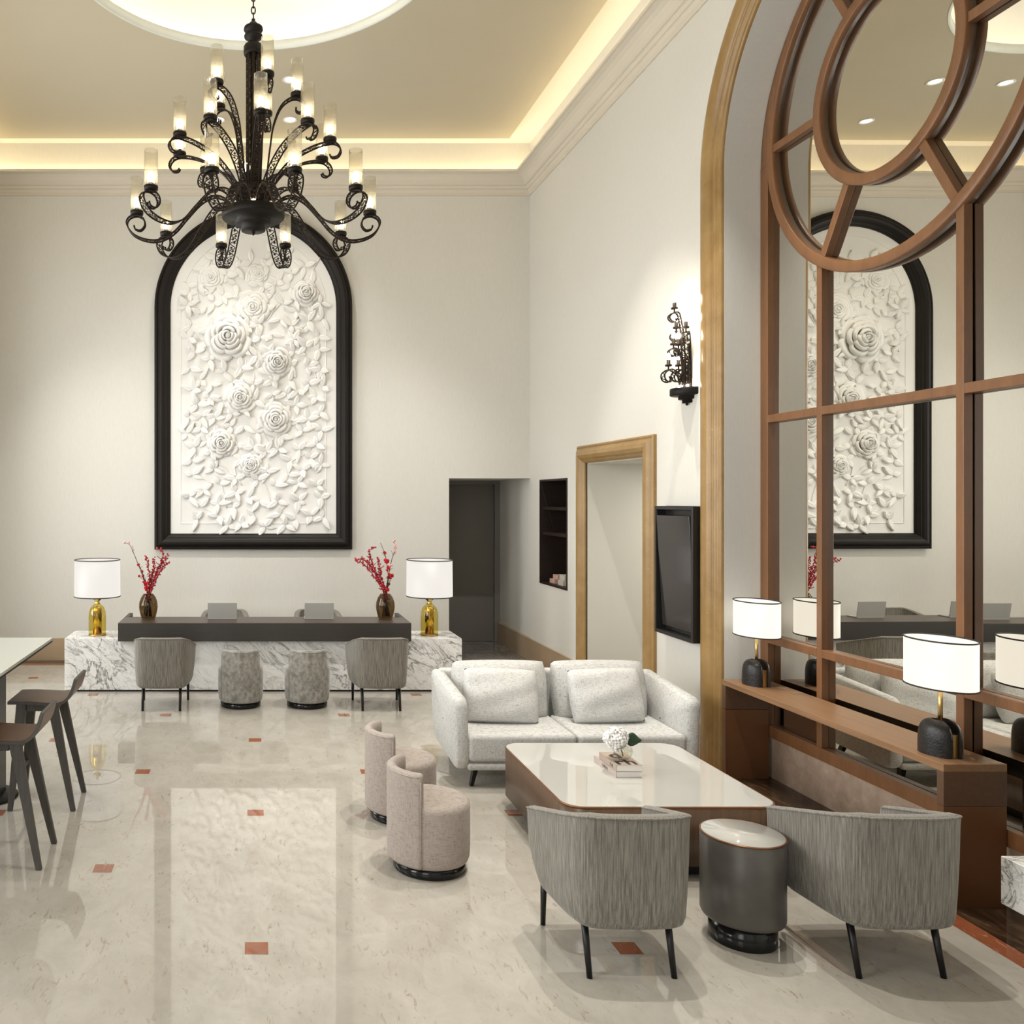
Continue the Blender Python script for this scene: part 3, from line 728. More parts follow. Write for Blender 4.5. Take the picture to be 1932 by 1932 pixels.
# ================================================================ RECEPTION DESK
dk = thing('reception_desk', 'long reception desk with white veined marble base and dark walnut counter', 'desk', (.11, 9.58, 0))
MB().box(-2.22, 2.22, 0, .58, 0.02, .593).build('marble_base', M['marble'], dk, .003)
MB().box(-2.20, 2.20, .02, .56, 0, .02).build('plinth', M['trim_black'], dk)
ct = MB().box(-1.61, 1.64, -.08, .39, .575, .776).build('counter', [M['desk_dark']], dk, .003)
MB().box(-1.608, 1.638, -.078, .388, .776, .7785).build('counter_top', M['desk_top'], dk)
for xa in (-1.61, 1.595): MB().box(xa, xa+.045, .39, .78, .575, .778).build('end_panel', M['desk_dark'], dk, .002)
MB().box(-1.565, 1.595, .39, .78, .70, .73).build('worktop', M['desk_top'], dk, .002)
def desk_lamp(loc, label):
    t = thing('table_lamp', label, 'lamp', loc, 0, 'gold table lamps on the reception desk')
    MB().lathe([(.001,0),(.098,0),(.102,.006),(.10,.012),(.001,.012)], 32).build('foot', M['brass'], t)
    MB().lathe([(.098,.012),(.099,.10),(.099,.22),(.094,.27),(.078,.315),(.05,.345),(.028,.358),(.026,.356),(.048,.342),(.076,.312),(.092,.268),(.096,.22),(.096,.10),(.095,.013)], 40).build('glass_dome', M['gold_glass'], t)
    MB().lathe([(.001,.012),(.050,.013),(.052,.30),(.045,.325),(.001,.33)], 32).build('inner_column', M['gold_tube'], t)
    MB().lathe([(.028,.355),(.034,.365),(.022,.38),(.024,.39),(.044,.405),(.048,.425),(.046,.43),(.012,.43),(.010,.47),(.001,.47)], 28).build('knob', M['gold_tube'], t)
    MB().lathe([(.262,.445),(.258,.862),(.254,.862),(.258,.445)], 48).build('lamp_shade', M['shade_desk'], t)
    for rr, zz in ((.262,.446),(.258,.862)): MB().tube([(rr*math.cos(2*PI*k/48), rr*math.sin(2*PI*k/48), zz) for k in range(48)], .0055, 6, True).build('shade_piping', M['trim_black'], t)
    return t
desk_lamp((-1.79, 9.84, .593), 'gold glass table lamp with drum shade on the left end of the reception desk')
desk_lamp((2.02, 9.84, .593), 'gold glass table lamp with drum shade on the right end of the reception desk')
# laptops
def laptop(x, label):
    t = thing('laptop', label, 'laptop', (x, 9.80, .779), 0, 'laptops on the reception counter')
    MB().box(-.165,.165,.0,.165,.0,.012).build('keyboard_base', M['laptop'], t, .002)
    s_ = MB().box(-.167,.167,-.004,.004,0,.185).build('screen_lid', M['laptop'], t, .003); s_.location = (0,.004,.010); s_.rotation_euler = (math.radians(9),0,0)
laptop((419.5-VPX)*9.8/F, 'grey laptop with raised lid on the counter, the left one of two')
laptop((602-VPX)*9.8/F, 'grey laptop with raised lid on the counter, the right one of two')
# vases with branches
VP = [(.001,0),(.072,0),(.085,.03),(.102,.10),(.108,.15),(.103,.20),(.085,.25),(.062,.285),(.055,.292),(.051,.290),(.080,.248),(.099,.20),(.104,.15),(.098,.10),(.080,.032),(.06,.02),(.001,.018)]
def vase(x, label):
    o = MB().lathe(VP, 40).build('vase', M['smoke_glass']); o.location = (x, 9.79, .779); return tag(o, label, 'vase', 'smoked glass vases on the reception counter')
def blossom(b, c, r_, q):
    for k in range(5):
        a = 2*PI*k/5+q.random(); b.ball((c[0]+.55*r_*math.cos(a), c[1]+q.uniform(-.4,.4)*r_, c[2]+.55*r_*math.sin(a)), r_*.55, 6, 4, 1, .6, 1)
def arrangement(x, stems, label, seed):
    q = random.Random(seed)
    t = thing('flower_branches', label, 'flowers', (x, 9.79, .779), 0, 'red berry branch arrangements')
    for kind, pts in stems:
        P = resample(spline([((px-478)*9.79/F-x, dy, 2.15-(py-942)*9.79/F-.779) for px, py, dy in pts], 6), 26)
        tw = MB().tube(P, [.006*(1-.75*i/25)+.001 for i in range(26)], 6); fb = MB()
        start = 7
        for i in range(start, 26):
            p = P[i]
            if kind == 'berry':
                for _ in range(4 if i > 10 else 2): fb.ball(p+Vector((q.uniform(-1,1),q.uniform(-1,1),q.uniform(-1,1)))*.015, q.uniform(.007,.0115), 6, 4)
            elif kind == 'pink':
                if q.random() < .5: blossom(fb, p+Vector((q.uniform(-.012,.012),0,q.uniform(-.01,.01))), q.uniform(.010,.022), q)
            elif q.random() < .42: blossom(fb, p+Vector((q.uniform(-.02,.02),q.uniform(-.02,.02),q.uniform(-.02,.02))), q.uniform(.012,.028), q)
            if i % 5 == 0 and i < 24:
                s_ = Vector((q.uniform(-1,1), q.uniform(-.6,.6), q.uniform(.4,1))).normalized()*q.uniform(.04,.08)
                tw.tube([p, p+s_*.5+Vector((0,0,.004)), p+s_], [.003,.002,.001], 5)
                if kind == 'berry':
                    for u in (.5,.75,1): fb.ball(p+s_*u, .007, 6, 4)
        s_ = tw.build('branch', M['twig'], t)
        fb.build('berries' if kind == 'berry' else 'blossoms', M[{'berry':'berry','pink':'bloom_pink','red':'bloom_red'}[kind]], s_)
xl, xr = (280-VPX)*9.79/F, (727-VPX)*9.79/F
vase(xl, 'brown smoked glass vase on the left end of the dark counter'); vase(xr, 'brown smoked glass vase on the right end of the dark counter')
arrangement(xl, [('pink',[(275,1162,0),(279,1122,0),(268,1085,.02),(258,1060,.03),(248,1035,.02),(243,1026,.0),(235,1025,0)]),
    ('red',[(286,1163,0),(281,1125,-.01),(274,1095,-.03),(268,1076,-.03),(262,1064,-.03)]),
    ('red',[(272,1160,0),(277,1122,0),(276,1098,-.05),(262,1086,-.06)]),
    ('berry',[(284,1163,.01),(282,1120,.0),(282,1090,.0),(279,1066,.0),(275,1050,0)]),
    ('berry',[(278,1162,-.01),(281,1120,.02),(287,1085,.03),(290,1068,.03),(289,1054,.03)]),
    ('berry',[(274,1163,0),(283,1116,.0),(295,1080,.02),(306,1055,.03),(306,1042,.03),(297,1034,.02)]),
    ('berry',[(281,1164,.02),(284,1112,.03),(298,1078,.05),(309,1058,.05),(316,1048,.05)]),
    ('berry',[(277,1163,0),(284,1120,-.03),(297,1090,-.04),(310,1066,-.04),(318,1061,-.04)])],
    'red berry and blossom branches standing in the left smoked vase', 3)
arrangement(xr, [('pink',[(732,1162,0),(728,1122,0),(734,1085,.02),(740,1055,.02),(747,1035,.02),(742,1022,0)]),
    ('red',[(722,1163,0),(728,1120,0),(732,1090,-.02),(728,1055,-.02),(722,1035,-.02),(717,1024,-.02)]),
    ('red',[(730,1163,0),(729,1122,.02),(736,1100,.05),(743,1082,.05)]),
    ('berry',[(735,1163,.0),(725,1118,.0),(714,1090,.0),(702,1072,.0),(692,1058,0),(671,1055,0)]),
    ('berry',[(733,1162,.01),(724,1118,.02),(712,1085,.02),(703,1062,.02),(697,1040,.02),(707,1033,.02)]),
    ('berry',[(729,1163,.0),(723,1116,-.02),(710,1086,-.03),(696,1066,-.03),(682,1051,-.03)]),
    ('berry',[(726,1163,0),(727,1118,.0),(720,1092,.01),(716,1070,.01),(714,1053,.01)]),
    ('berry',[(731,1163,0),(724,1119,-.04),(708,1092,-.05),(690,1068,-.05),(672,1057,-.05)])],
    'red berry and blossom branches standing in the right smoked vase', 5)

# ================================================================ TUB ARMCHAIRS
def chair_curve(nn=57):
    L_ = [(-.318,.30,0),(-.310,.18,0),(-.300,.06,0),(-.289,-.06,0),(-.272,-.15,0),(-.240,-.212,0),(-.185,-.244,0),(-.10,-.256,0),(0,-.259,0)]
    return resample(spline(L_+[(-x,y,0) for x,y,_ in L_[-2::-1]], 8), nn)
def armchair(label, group):
    t = thing('tub_armchair', label, 'armchair', (0,0,0), 0, group)
    P = chair_curve(); n_ = len(P); rows = []; rim = []; rim2 = []
    for i, p in enumerate(P):
        d = (P[min(i+1,n_-1)]-P[max(i-1,0)]).normalized(); nr = Vector((d.y, -d.x, 0))
        if nr.dot(p-Vector((0,.1,0))) < 0: nr = -nr
        y = p.y; zt = .60+.15*min(max((.31-y)/.54,0),1); zb_ = .235+.11*max(0,(y-.16)/.14)**2
        th = .055; rt = zt-zb_
        sec = []
        for off, z in ((-.062,zb_+.004),(-.042,zb_),(-.026,zb_+.012),(-.017,zb_+.04),(-.010,zb_+rt*.3),(-.004,zb_+rt*.6),(-.001,zb_+rt*.88),(.001,zt-.016),(-.004,zt-.004),(-.014,zt),(-.04,zt+.001),(-.052,zt-.006),(-.056,zt-.02),(-.060,zb_+rt*.6),(-.066,max(zb_+.02,.38)),(-.070,max(zb_+.012,.30))):
            q_ = p+nr*off; sec.append((q_.x, q_.y, z))
        rows.append(sec); rim.append((*(p+nr*.001).xy, zt-.008)); rim2.append((*(p+nr*-.054).xy, zt-.010))
    def shrink(row, k, dy):
        cx = sum(v[0] for v in row)/len(row); cz = sum(v[2] for v in row)/len(row)
        return [(cx+(v[0]-cx)*k, v[1]+dy, cz+(v[2]-cz)*(1-(1-k)*.25)) for v in row]
    rows = [shrink(rows[0],.02,.022), shrink(rows[0],.6,.018)]+rows+[shrink(rows[-1],.6,.018), shrink(rows[-1],.02,.022)]
    MB().grid(rows, False, True).build('shell', M['streak'], t)
    MB().tube(rim, .0055, 6).tube(rim2, .005, 6).build('piping', M['streak'], t)
    S_ = []
    for i in range(0, n_, 2):
        p = P[i]; d = (P[min(i+1,n_-1)]-P[max(i-1,0)]).normalized(); nr = Vector((d.y,-d.x,0))
        if nr.dot(p-Vector((0,.1,0))) < 0: nr = -nr
        q_ = p-nr*.060; S_.append((q_.x, q_.y))
    S_ += [(.18,.318),(.09,.322),(0,.323),(-.09,.322),(-.18,.318)]
    cx, cy = 0, .05
    rows = [[(cx+(x-cx)*k, cy+(y-cy)*k, z) for x,y in S_] for k, z in ((.02,.238),(.93,.238),(.97,.25),(.99,.30),(1.0,.36),(.99,.41),(.95,.432),(.85,.442),(.5,.448),(.02,.45))]
    MB().grid(rows, False, True).build('seat', M['streak'], t)
    for x0_, y0_, x1_, y1_ in ((-.19,-.11,-.19,-.18),(.19,-.11,.19,-.18),(-.236,.292,-.236,.305),(.236,.292,.236,.305)):
        MB().tube([(x0_,y0_,.25),(x1_,y1_,0.0)], [.0165,.0125], 14).build('leg', M['black'], t)
    return t
c0 = armchair('streaked grey tub armchair in the foreground left of the oval side table, back to us', 'streaked grey tub armchairs')
c0.location = (1.70, 4.03, 0)
for loc, rz, lab in (((2.91,4.03,0),0,'streaked grey tub armchair in the foreground right of the side table, near the console'),
    ((-.935,8.88,0),0,'streaked grey tub armchair facing the left end of the reception desk'),
    ((1.30,8.88,0),0,'streaked grey tub armchair facing the right end of the reception desk, beyond the sofa'),
    (((425-VPX)*10.9/F,10.72,0),PI,'grey tub armchair behind the counter, hidden behind the left laptop'),
    (((598-VPX)*10.9/F,10.72,0),PI,'grey tub armchair behind the counter, hidden behind the right laptop')):
    place(dup(c0), loc, rz, lab)

# ================================================================ SWIVEL STOOLS
def swivel(label, mat, group, span=60):
    t = thing('swivel_stool', label, 'stool', (0,0,0), 0, group)
    MB().lathe([(.001,0),(.205,0),(.21,.004),(.21,.058),(.001,.058)], 48).build('base', M['black_gloss'], t)
    MB().lathe([(.001,.056),(.205,.056),(.222,.066),(.231,.09),(.235,.16),(.235,.375),(.231,.395),(.218,.408),(.19,.414),(.10,.42),(.001,.422)], 56).build('seat', M[mat], t)
    HA = math.radians(span); rows = []; seam = []
    for k in range(33):
        a = -PI/2-HA+2*HA*k/32
        e = 1
        sec = [(.236,.066),(.243,.078),(.245,.12),(.245,.35),(.245,.565),(.240,.592),(.228,.603),(.205,.603),(.193,.592),(.188,.56),(.188,.41),(.20,.40)]
        rows.append([(r_*math.cos(a), r_*math.sin(a), z) for r_, z in sec])
    def cap(row, a, k):
        cx = .216*math.cos(a); cy = .216*math.sin(a); out = []
        tx, ty = -math.sin(a), math.cos(a)
        for x,y,z in row: out.append((cx+(x-cx)*k, cy+(y-cy)*k, .33+(z-.33)*(1-(1-k)*.06)))
        return out
    def shift(row, a, d): return [(x-math.sin(a)*d, y+math.cos(a)*d, z) for x,y,z in row]
    aL, aR = -PI/2-HA, -PI/2+HA
    rows = [shift(cap(rows[0],aL,.05),aL,-.016), shift(cap(rows[0],aL,.7),aL,-.012)]+rows+[shift(cap(rows[-1],aR,.7),aR,.012), shift(cap(rows[-1],aR,.05),aR,.016)]
    MB().grid(rows, False, True).build('backrest', M[mat], t)
    b = MB()
    for a in (aL-.03, aR+.03): b.tube([(.2455*math.cos(a), .2455*math.sin(a), z) for z in (.08,.2,.4,.56)], .003, 5)
    b.tube([(.243*math.cos(-PI/2-HA+2*HA*k/24), .243*math.sin(-PI/2-HA+2*HA*k/24), .585) for k in range(25)], .003, 5)
    b.build('piping', M[mat], t)
    return t
s0 = swivel('round taupe linen swivel stool with low curved back, nearest the camera', 'taupe', 'taupe swivel stools by the coffee table')
s0.location = (1.03, 5.03, 0); s0.rotation_euler = (0,0,math.radians(-84))
place(dup(s0), (1.005, 5.83, 0), math.radians(-84), 'round taupe linen swivel stool beside the sofa, partly behind the nearer stool')
s1 = swivel('mottled grey velvet swivel stool at the desk, the left one of the pair', 'velvet', 'mottled velvet stools at the desk', 51)
s1.location = ((454-VPX)*8.96/F, 8.97, 0)
place(dup(s1), ((579.5-VPX)*8.96/F, 8.97, 0), 0, 'mottled grey velvet swivel stool at the desk, the right one of the pair')

# ================================================================ SOFA
sf = thing('sofa', 'two-seat pale grey woven sofa with dark slanted legs facing the coffee table', 'sofa', (2.405, 6.78, 0))
SW, SD = .905, .43
def cushion(w_, h, d_, nn=14, p=5, puff=1.0, seed=0, wr=.004):
    q = random.Random(seed); ph = [q.uniform(0,6) for _ in range(6)]; rows_f, rows_b = [], []
    for i in range(nn+1):
        v = -1+2*i/nn; rf, rb = [], []
        for j in range(nn+1):
            u = -1+2*j/nn
            tt = max(0,(1-abs(u)**p))**.5*max(0,(1-abs(v)**p))**.5
            pin = 1-.035*(1-abs(u)**2)*(abs(v) > .99)-.0
            x = u*w_/2*(1-.03*(1-u*u)*0-.02*(1-v*v)*0); z = v*h/2*(1-.03*(1-u*u)); rc_ = math.sqrt(1-.16*v*v*u*u*u*u); z *= math.sqrt(1-.16*u*u*v*v*v*v); x = u*w_/2*(1-.025*(1-v*v))*rc_
            wv_ = wr*(math.sin(5*u+ph[0]+2*v)+math.sin(7*v+ph[1]-3*u)+.6*math.sin(11*u*v+ph[2]))
            rf.append((x, -(d_/2*tt*puff+wv_*tt), z)); rb.append((x, d_/2*tt*puff, z))
        rows_f.append(rf); rows_b.append(rb)
    return MB().grid(rows_f).grid(rows_b, flip=True)
bs = MB(); bs.box(-SW+.06, SW-.06, -SD+.03, SD-.05, .15, .22); bs.build('base', M['sofa'], sf, .03, 4)
def arm(sgn):
    # side panel: rounded outline in (y,z), slightly flared outwards at the top
    pts = []
    for cy, cz, r_, a in ((-SD+.075,.135+.075,.075,PI),(SD-.16,.165+.16,.16,1.5*PI),(SD-.06,.735-.06,.06,0),(-SD+.07,.675-.07,.07,.5*PI)):
        for k in range(7):
            t = a+PI/2*k/6; pts.append((cy+r_*math.cos(t), cz+r_*math.sin(t)))
    rows = []
    for off, k in ((.0,.02),(.0,.93),(.018,.985),(.045,1.0),(.08,.985),(.095,.93),(.095,.02)):
        row = []
        for y,z in pts:
            yy = .0+(y)*(k if k < .5 else 1-(1-k)*.5); zz = .42+(z-.42)*(k if k < .5 else 1-(1-k)*.8)
            x = SW-.095+off+.03*(zz-.4)
            row.append((sgn*x, yy, zz))
        rows.append(row)
    return MB().grid(rows, False, True)
for s_ in (-1,1): arm(s_).build('arm', M['sofa'], sf)
b = MB()
b.hexa([(-SW+.05,SD-.12,.16),(SW-.05,SD-.12,.16),(SW-.05,SD-.03,.16),(-SW+.05,SD-.03,.16),(-SW+.05,SD-.07,.735),(SW-.05,SD-.07,.735),(SW-.05,SD+.03,.735),(-SW+.05,SD+.03,.735)])
b.build('backrest', M['sofa'], sf, .03, 4)
b = MB(); b.box(-SW+.09, SW-.09, -SD+.0, -SD+.06, .137, .19); b.build('front_rail', M['sofa'], sf, .022, 4)
for s_ in (-1,1):
    x0_, x1_ = (-SW+.095, -.004) if s_ < 0 else (.004, SW-.095)
    MB().box(x0_, x1_, -SD-.005, SD-.22, .20, .405).build('seat_cushion', M['sofa'], sf, .035, 5)
for i, (x, w_) in enumerate(((-.405,.80),(.40,.80))):
    o = cushion(w_, .50, .27, 20, 2.8, 1, 3+i, .005).build('back_cushion', M['sofa'], sf); o.location = (x, .19, .60); o.rotation_euler = (math.radians(-14),0,0)
for x, y, dx, dy in ((-.72,-.30,-.05,-.04),(.72,-.30,.05,-.04),(-.72,.30,-.05,.04),(.72,.30,.05,.04)):
    MB().hexa([(x+dx-.014,y+dy-.02,0),(x+dx+.014,y+dy-.02,0),(x+dx+.014,y+dy+.02,0),(x+dx-.014,y+dy+.02,0),(x-.02,y-.03,.16),(x+.02,y-.03,.16),(x+.02,y+.03,.16),(x-.02,y+.03,.16)]).build('leg', M['black'], sf, .003)
for i, (px, lab) in enumerate(((945,'pale woven square cushion propped on the left half of the sofa'),(1143,'pale woven square cushion propped on the right half of the sofa'))):
    o = cushion(.60, .44, .20, 20, 2.6, 1, 31+i, .007).build('throw_cushion', M['pillow'])
    o.location = ((px-VPX)*6.75/F, 6.75, .605); o.rotation_euler = (math.radians(-18), math.radians(1.5*(1-2*i)), math.radians(-3+4*i)); tag(o, lab, 'cushion', 'loose cushions on the sofa')

# ================================================================ COFFEE TABLE
ctb = thing('coffee_table', 'low square coffee table with glossy white glass top and dark wood sides', 'coffee table', (2.37, 5.455, 0))
MB().prism(rrect(-.52,.52,-.54,.54,.08), 0, .09).build('plinth', M['trim_black'], ctb)
MB().prism(rrect(-.611,.611,-.635,.635,.12,10), .085, .412, True).build('body', M['table_side'], ctb)
b = MB(); b.prism(rrect(-.613,.613,-.637,.637,.122,10), .410, .419, True); b.build('edge_trim', M['copper'], ctb)
MB().prism(rrect(-.605,.605,-.629,.629,.115,10), .412, .4205, False).build('glass_top', M['table_glass'], ctb)
# books
def text_part(body, size, mat, parent, loc, rot, name='lettering', ext=.0004, sx=1, sy=1, bold=0):
    cu = bpy.data.curves.new('tmp', 'FONT'); cu.body = body; cu.size = size; cu.extrude = ext; cu.offset = bold
    to = bpy.data.objects.new('tmp', cu); C.objects.link(to); bpy.context.view_layer.update()
    me = bpy.data.meshes.new_from_object(to); bpy.data.objects.remove(to)
    me.materials.clear(); me.materials.append(mat)
    o = bpy.data.objects.new(name, me); C.objects.link(o); o.parent = parent; o.location = loc; o.rotation_euler = rot; o.scale = (sx, sy, 1); return o
def book(loc, w_, d_, h, cov, label, rz=0):
    t = thing('book', label, 'book', loc, rz, 'books on the coffee table')
    MB().box(.004, w_-.001, .002, d_-.004, .003, h-.003).build('pages', M['paper'], t)
    b = MB(); b.box(0,w_,0,d_,0,.003); b.box(0,w_,0,d_,h-.003,h); b.box(0,.004,0,d_,0,h); b.build('cover', M[cov], t, .0008)
    return t
Zt = .4205
b1 = book((2.252,5.325,Zt), .160, .33, .038, 'cover_pale', 'thick pale book at the bottom of the stack on the coffee table', math.radians(1))
text_part('CEREAL', .026, M['ink'], b1, (-.0005,.205,.011), (PI/2,0,-PI/2), 'spine_lettering')
b2 = book((2.252,5.325,Zt+.038), .163, .27, .042, 'cover_beige', 'thick beige book with big black letters on top of the stack', math.radians(-1))
text_part('d', .15, M['ink'], b2, (.030,.150,.0422), (0,0,0), 'cover_lettering', bold=.004)
text_part('r', .15, M['ink'], b2, (.010,.012,.0422), (0,0,0), 'cover_lettering', bold=.004)
text_part('h', .15, M['ink'], b2, (.073,.012,.0422), (0,0,0), 'cover_lettering', bold=.004)
text_part('THE', .03, M['ink'], b2, (-.0005,.10,.010), (PI/2,0,-PI/2), 'spine_lettering')
vz = Zt+.080
bv = tag(MB().lathe([(.001,0),(.028,.0),(.045,.014),(.056,.038),(.058,.055),(.054,.075),(.044,.092),(.038,.098),(.036,.098),(.042,.09),(.052,.074),(.055,.055),(.053,.038),(.042,.017),(.026,.005),(.001,.005)], 36).build('bud_vase', M['clear_glass']), 'small round clear glass vase standing on the two books', 'vase')
bv.location = (2.345, 5.44, vz)
hy = thing('hydrangea', 'white hydrangea bloom with one dark leaf in the small glass vase', 'flower', (2.345, 5.44, vz))
q = random.Random(4); hb = MB()
for k in range(52):
    u = -1+2*(k+.5)/52; a = k*2.39996+q.uniform(-.25,.25); s_ = math.sqrt(1-u*u); g_ = q.uniform(.82,1.12); c = Vector((-.045+.070*g_*s_*math.cos(a), .055*g_*s_*math.sin(a), .125+.066*g_*u))
    nd = Vector((s_*math.cos(a), s_*math.sin(a), u)); t1 = nd.orthogonal().normalized(); t2 = nd.cross(t1)
    for j in range(4):
        aa = j*PI/2+q.random()*.4; pc = c+(t1*math.cos(aa)+t2*math.sin(aa))*.0125+nd*q.uniform(-.004,.006)
        rows = []
        for i in range(5):
            th = PI*i/4-PI/2
            rows.append([pc+(t1*math.cos(2*PI*m_/6)+t2*math.sin(2*PI*m_/6))*.0112*math.cos(th)+nd*.004*math.sin(th) for m_ in range(6)])
        hb.grid(rows, False, True)
hb.build('bloom', M['hydrangea'], hy)
MB().tube(spline([(.0,0,.02),(-.01,0,.06),(-.03,0,.12)], 5), .004, 6).build('stem', M['leaf'], hy)
rows = []
for i in range(9):
    v = i/8; wd = .042*math.sin(PI*min(1,v**.75))
    rows.append([(.02+v*.10, .01+u*.006, .125+.012*math.sin(v*3)+u*wd-.012*abs(u)) for u in (-1,-.5,0,.5,1)])
lf = MB().grid(rows).build('leaf', M['leaf'], hy); md = lf.modifiers.new('s','SOLIDIFY'); md.thickness = .001

# ================================================================ OVAL SIDE TABLE
sd = thing('side_table', 'round grey drum side table with white top between the two foreground armchairs', 'side table', (2.395, 4.20, 0))
MB().lathe([(.001,0),(.148,0),(.150,.004),(.150,.115),(.001,.115)], 56).build('base', M['black_gloss'], sd)
MB().lathe([(.001,.108),(.166,.108),(.180,.114),(.187,.13),(.187,.508),(.182,.512),(.001,.512)], 64).build('body', M['side_body'], sd)
MB().lathe([(.181,.510),(.188,.511),(.188,.5165),(.181,.5175),(.181,.510)], 64).build('edge_trim', M['copper'], sd)
MB().lathe([(.001,.511),(.181,.511),(.181,.5175),(.001,.5175)], 64).build('glass_top', M['table_glass'], sd)

# ================================================================ CONSOLE + LAMPS
cs = thing('console_table', 'long brown walnut console table with bronze panel ends in front of the arched mirror', 'console table', (3.795, 5.575, 0))
cx0, cx1, cy0, cy1 = -.165, .170, -1.065, 1.065
MB().box(cx0, cx1, cy0, cy1, .716, .756).build('top', M['console'], cs, .002)
for y0_, y1_ in ((cy0, cy0+.045), (cy1-.045, cy1)):
    p_ = MB().box(cx0, cx1, y0_, y1_, .535, .716).build('end_panel', M['console_dk'], cs, .0015)
    MB().box(cx0+.001, cx1-.001, y0_+.001, y1_-.001, 0, .533).build('bronze_leg', M['bronze'], cs, .0015)
MB().box(cx1-.03, cx1-.006, cy0+.045, cy1-.045, .66, .716).build('apron', M['console_dk'], cs)
def console_lamp(loc, label):
    t = thing('table_lamp', label, 'lamp', loc, 0, 'white oval table lamps on the console')
    for sgn, x0_, bb_ in ((-1,.014,.078),(1,.026,.052)):
        rows = []
        for i in range(13):
            z = .19*math.sin(PI/2*i/12)**.9 if i else 0
            s_ = max(0,1-(z/.191)**4.5)**(1/3.0)
            rows.append([(sgn*(x0_+bb_*s_*math.cos(th)), .105*s_*math.sin(th), z) for th in [(-PI/2+PI*k/20) for k in range(21)]])
        b = MB().grid(rows)
        b.grid([[r[0] for r in rows],[r[20] for r in rows]], smooth=False)
        b.build('base_half', M['cast'], t)
    MB().box(-.013, .025, -.088, .088, 0, .125).build('brass_plate', M['brass'], t, .002)
    MB().lathe([(.001,.12),(.0115,.12),(.0115,.40),(.001,.40)], 14).build('stem', M['brass'], t)
    A, B = .140, .195
    MB().lathe([(1,.372),(1,.63),(.985,.63),(.985,.372)], 56, (0,0,0), True, A, B).build('lamp_shade', M['shade'], t)
    for zz in (.372,.63): MB().tube([(A*1.003*math.cos(2*PI*k/56), B*1.003*math.sin(2*PI*k/56), zz) for k in range(56)], .0045, 6, True).build('shade_piping', M['trim_black'], t)
    MB().lathe([(.03,.38),(.03,.40),(.14,.40)], 24).build('diffuser', M['shade'], t)
    return t
console_lamp((3.785, 6.45, .756), 'white oval table lamp with black base at the far end of the console')
console_lamp((3.765, 4.70, .756), 'white oval table lamp with black base at the near end of the console')

# ================================================================ WALL DISPLAY
tv = thing('wall_display', 'upright black boxed display screen on the right wall beside the gold doorway', 'screen', (XW, 7.34, .97))
b = MB(); x0_ = -.10; w_ = .333
b.box(x0_,0,-w_,-w_+.03,0,1.12); b.box(x0_,0,w_-.03,w_,0,1.12); b.box(x0_,0,-w_+.03,w_-.03,0,.03); b.box(x0_,0,-w_+.03,w_-.03,1.09,1.12); b.box(-.02,0,-w_+.03,w_-.03,.03,1.09)
b.build('frame', M['tv_frame'], tv, .003)
s_ = MB().box(-.012,.012,-.285,.285,-.485,.485).build('screen', M['screen'], tv, .003); s_.location = (-.068,0,.555); s_.rotation_euler = (0, math.radians(-3.2), 0)

# ================================================================ NICHE SHELF
nc = thing('niche_shelf', 'tall dark wood shelf niche let into the right wall', 'shelf', (XW, 10.555, 1.075))
hw = .485
b = MB(); b.box(-.008,.36,-hw,-hw+.025,0,1.325); b.box(-.008,.36,hw-.025,hw,0,1.325); b.box(-.008,.36,-hw+.025,hw-.025,1.30,1.325); b.box(-.008,.36,-hw+.025,hw-.025,0,.025); b.box(.34,.36,-hw+.025,hw-.025,.025,1.30)
b.build('lining', M['niche'], nc, .002)
for z in (.62, .94): MB().box(.03,.34,-hw+.025,hw-.025,z,z+.04).build('shelf_board', M['niche'], nc, .002)
for i, (y, z, mat, lab) in enumerate(((10.74,1.10,'box_pink','pink printed gift box lying at the bottom left of the niche pile'),(10.68,1.155,'box_pink','pink gift box, upper one on the left of the niche pile'),(10.45,1.10,'box_grey','grey printed gift box at the bottom right of the niche pile'),(10.45,1.165,'box_grey','grey printed gift box, topmost on the right of the niche pile'))):
    o = MB().box(-.05,.05,-.085,.085,0,.055 if mat == 'box_pink' else .064).build('gift_box', M[mat], None, .003); o.location = (XW+.10+.02*(i % 2), y, z); tag(o, lab, 'box', 'gift boxes in the niche')

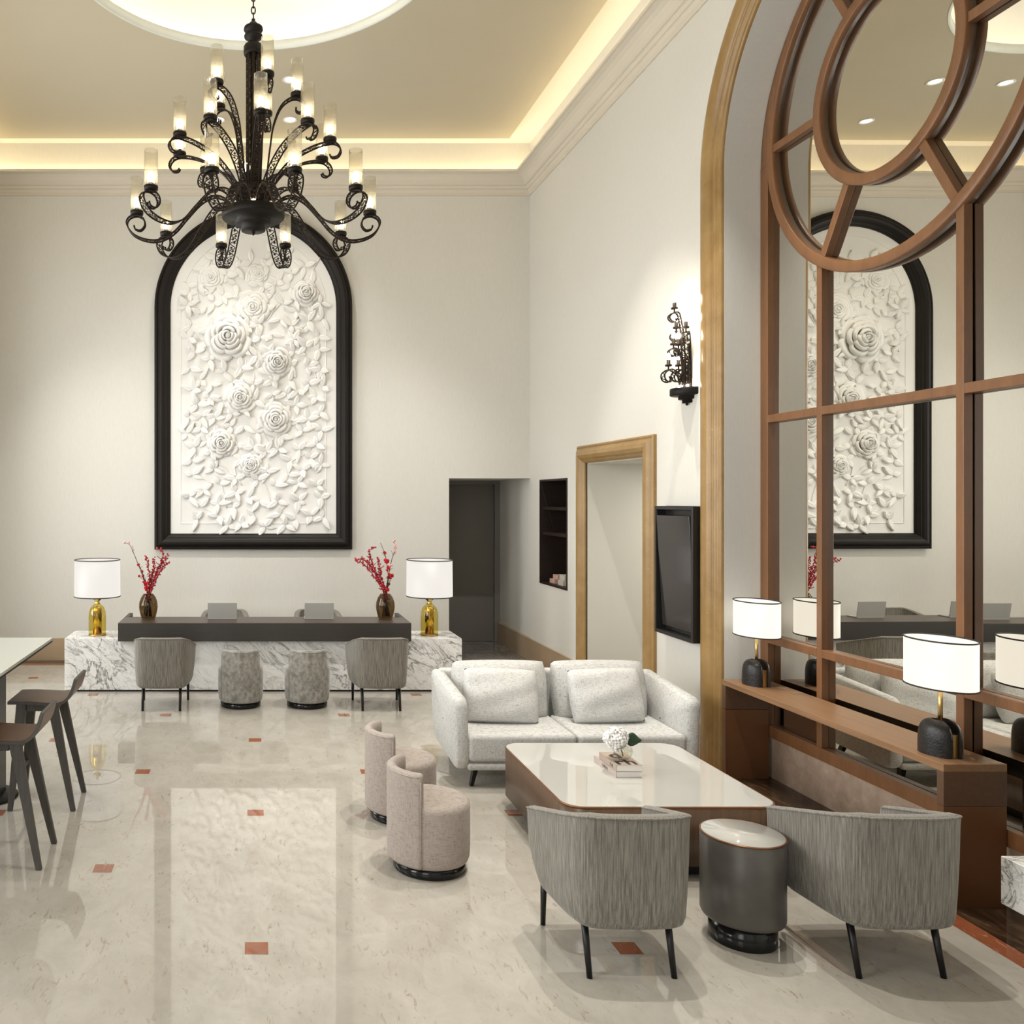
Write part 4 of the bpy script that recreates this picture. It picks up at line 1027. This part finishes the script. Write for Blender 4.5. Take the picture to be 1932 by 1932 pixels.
# ================================================================ BAR TABLE + STOOLS
bt = thing('bar_table', 'tall bar table with pale glass top and dark pedestal at the left edge', 'table', (-2.05, 5.42, 0))
MB().box(-.45,.455,-1.40,1.40,1.030,1.050).build('table_top', M['bar_top'], bt, .002)
MB().box(-.45,.453,-1.398,1.398,1.016,1.030).build('top_frame', M['trim_black'], bt)
for y in (-.75,.78):
    MB().box(.10,.24,y-.08,y+.08,.02,1.016).build('pedestal', M['black_wood'], bt, .003)
    b = MB().lathe([(.001,0),(.24,0),(.245,.006),(.235,.016),(.001,.02)], 40).build('foot_disc', M['iron_dk'], bt); b.location = (.10,y,0)
def barstool(label):
    t = thing('bar_stool', label, 'bar stool', (0,0,0), 0, 'wooden bar stools at the bar table')
    prof_ = spline([(-.235,.752),(-.10,.752),(.04,.745),(.12,.748),(.165,.772),(.195,.82),(.220,.905)], 6); n_ = len(prof_)
    rows = []; tp = []; 
    for i, p in enumerate(prof_):
        a, c = p.x, p.y; d = (prof_[min(i+1,n_-1)]-prof_[max(i-1,0)]).normalized(); nx, nz = d.y, -d.x
        hw_ = .195-.03*max(0,(i-24)/(n_-25))
        top = [(a-nx*0, y, c) for y in (-hw_, -hw_+.004, 0, hw_-.004, hw_)]
        rows.append([(a,-hw_,c),(a,-hw_+.003,c),(a,hw_-.003,c),(a,hw_,c),(a+nx*.019,hw_,c+nz*.019),(a+nx*.019,-hw_,c+nz*.019)])
        tp.append([(a-nx*.0012, y, c-nz*.0012) for y in (-hw_+.0015,0,hw_-.0015)])
    b = MB().grid(rows, False, True, False)
    b.add(rows[0], [(0,1,2,3,4,5)]); b.add(rows[-1], [(0,1,2,3,4,5)])
    b.build('seat_shell', M['stool_frame'], t)
    MB().grid(tp).build('seat_veneer', M['seat_veneer'], t)
    MB().grid([[(a+.0205*(rows[i][4][0]-rows[i][3][0])/.019, y*.99, c+.0205*(rows[i][4][2]-rows[i][3][2])/.019) for y in (rows[i][0][1], 0, rows[i][3][1])] for i, (a, c) in enumerate((r[0][0], r[0][2]) for r in rows) if i > 18]).build('back_veneer', M['seat_veneer'], t)
    for sx_ in (-1,1):
        for sy_ in (-1,1):
            xt, yt, xb_, yb_ = (.062 if sx_ > 0 else -.150), sy_*.135, .2175*sx_, sy_*.19
            def ring(x, y, a, c_): return [(x-a,y-c_),(x+a,y-c_),(x+a,y+c_),(x-a,y+c_)]
            lo = [(x,y,0) for x,y in ring(xb_,yb_,.017,.016)]; hi = [(x,y,.732) for x,y in ring(xt,yt,.036,.02)]
            MB().hexa(lo+hi).build('leg', M['stool_frame'], t, .004)
    b = MB()
    for xa in (-.150,.062): b.box(xa-.018, xa+.018, -.118, .118, .665, .734)
    for sy_ in (-1,1): b.box(-.118, .03, sy_*.135-.012, sy_*.135+.012, .675, .734)
    b.build('apron', M['stool_frame'], t, .004)
    MB().box(-.198,-.178,-.16,.16,.22,.25).build('footrest', M['stool_frame'], t, .003)
    return t
g0 = barstool('dark wood bar stool with curved low back, nearer the camera at the left edge'); g0.location = (-1.462, 5.17, 0)
place(dup(g0), (-1.462, 6.11, 0), 0, 'dark wood bar stool with curved low back, farther one near the desk')

# ================================================================ MARBLE TABLE AT THE RIGHT EDGE
mt = thing('marble_table', 'white veined marble low table cut off by the right edge', 'table', (3.66, 3.40, 0))
MB().box(-.20,.35,-.57,.57,.28,.50).build('marble_block', M['marble'], mt, .003)
for y in (-.45,.40): MB().box(-.10,-.06,y,y+.04,0,.285).build('leg', M['steel'], mt, .002)
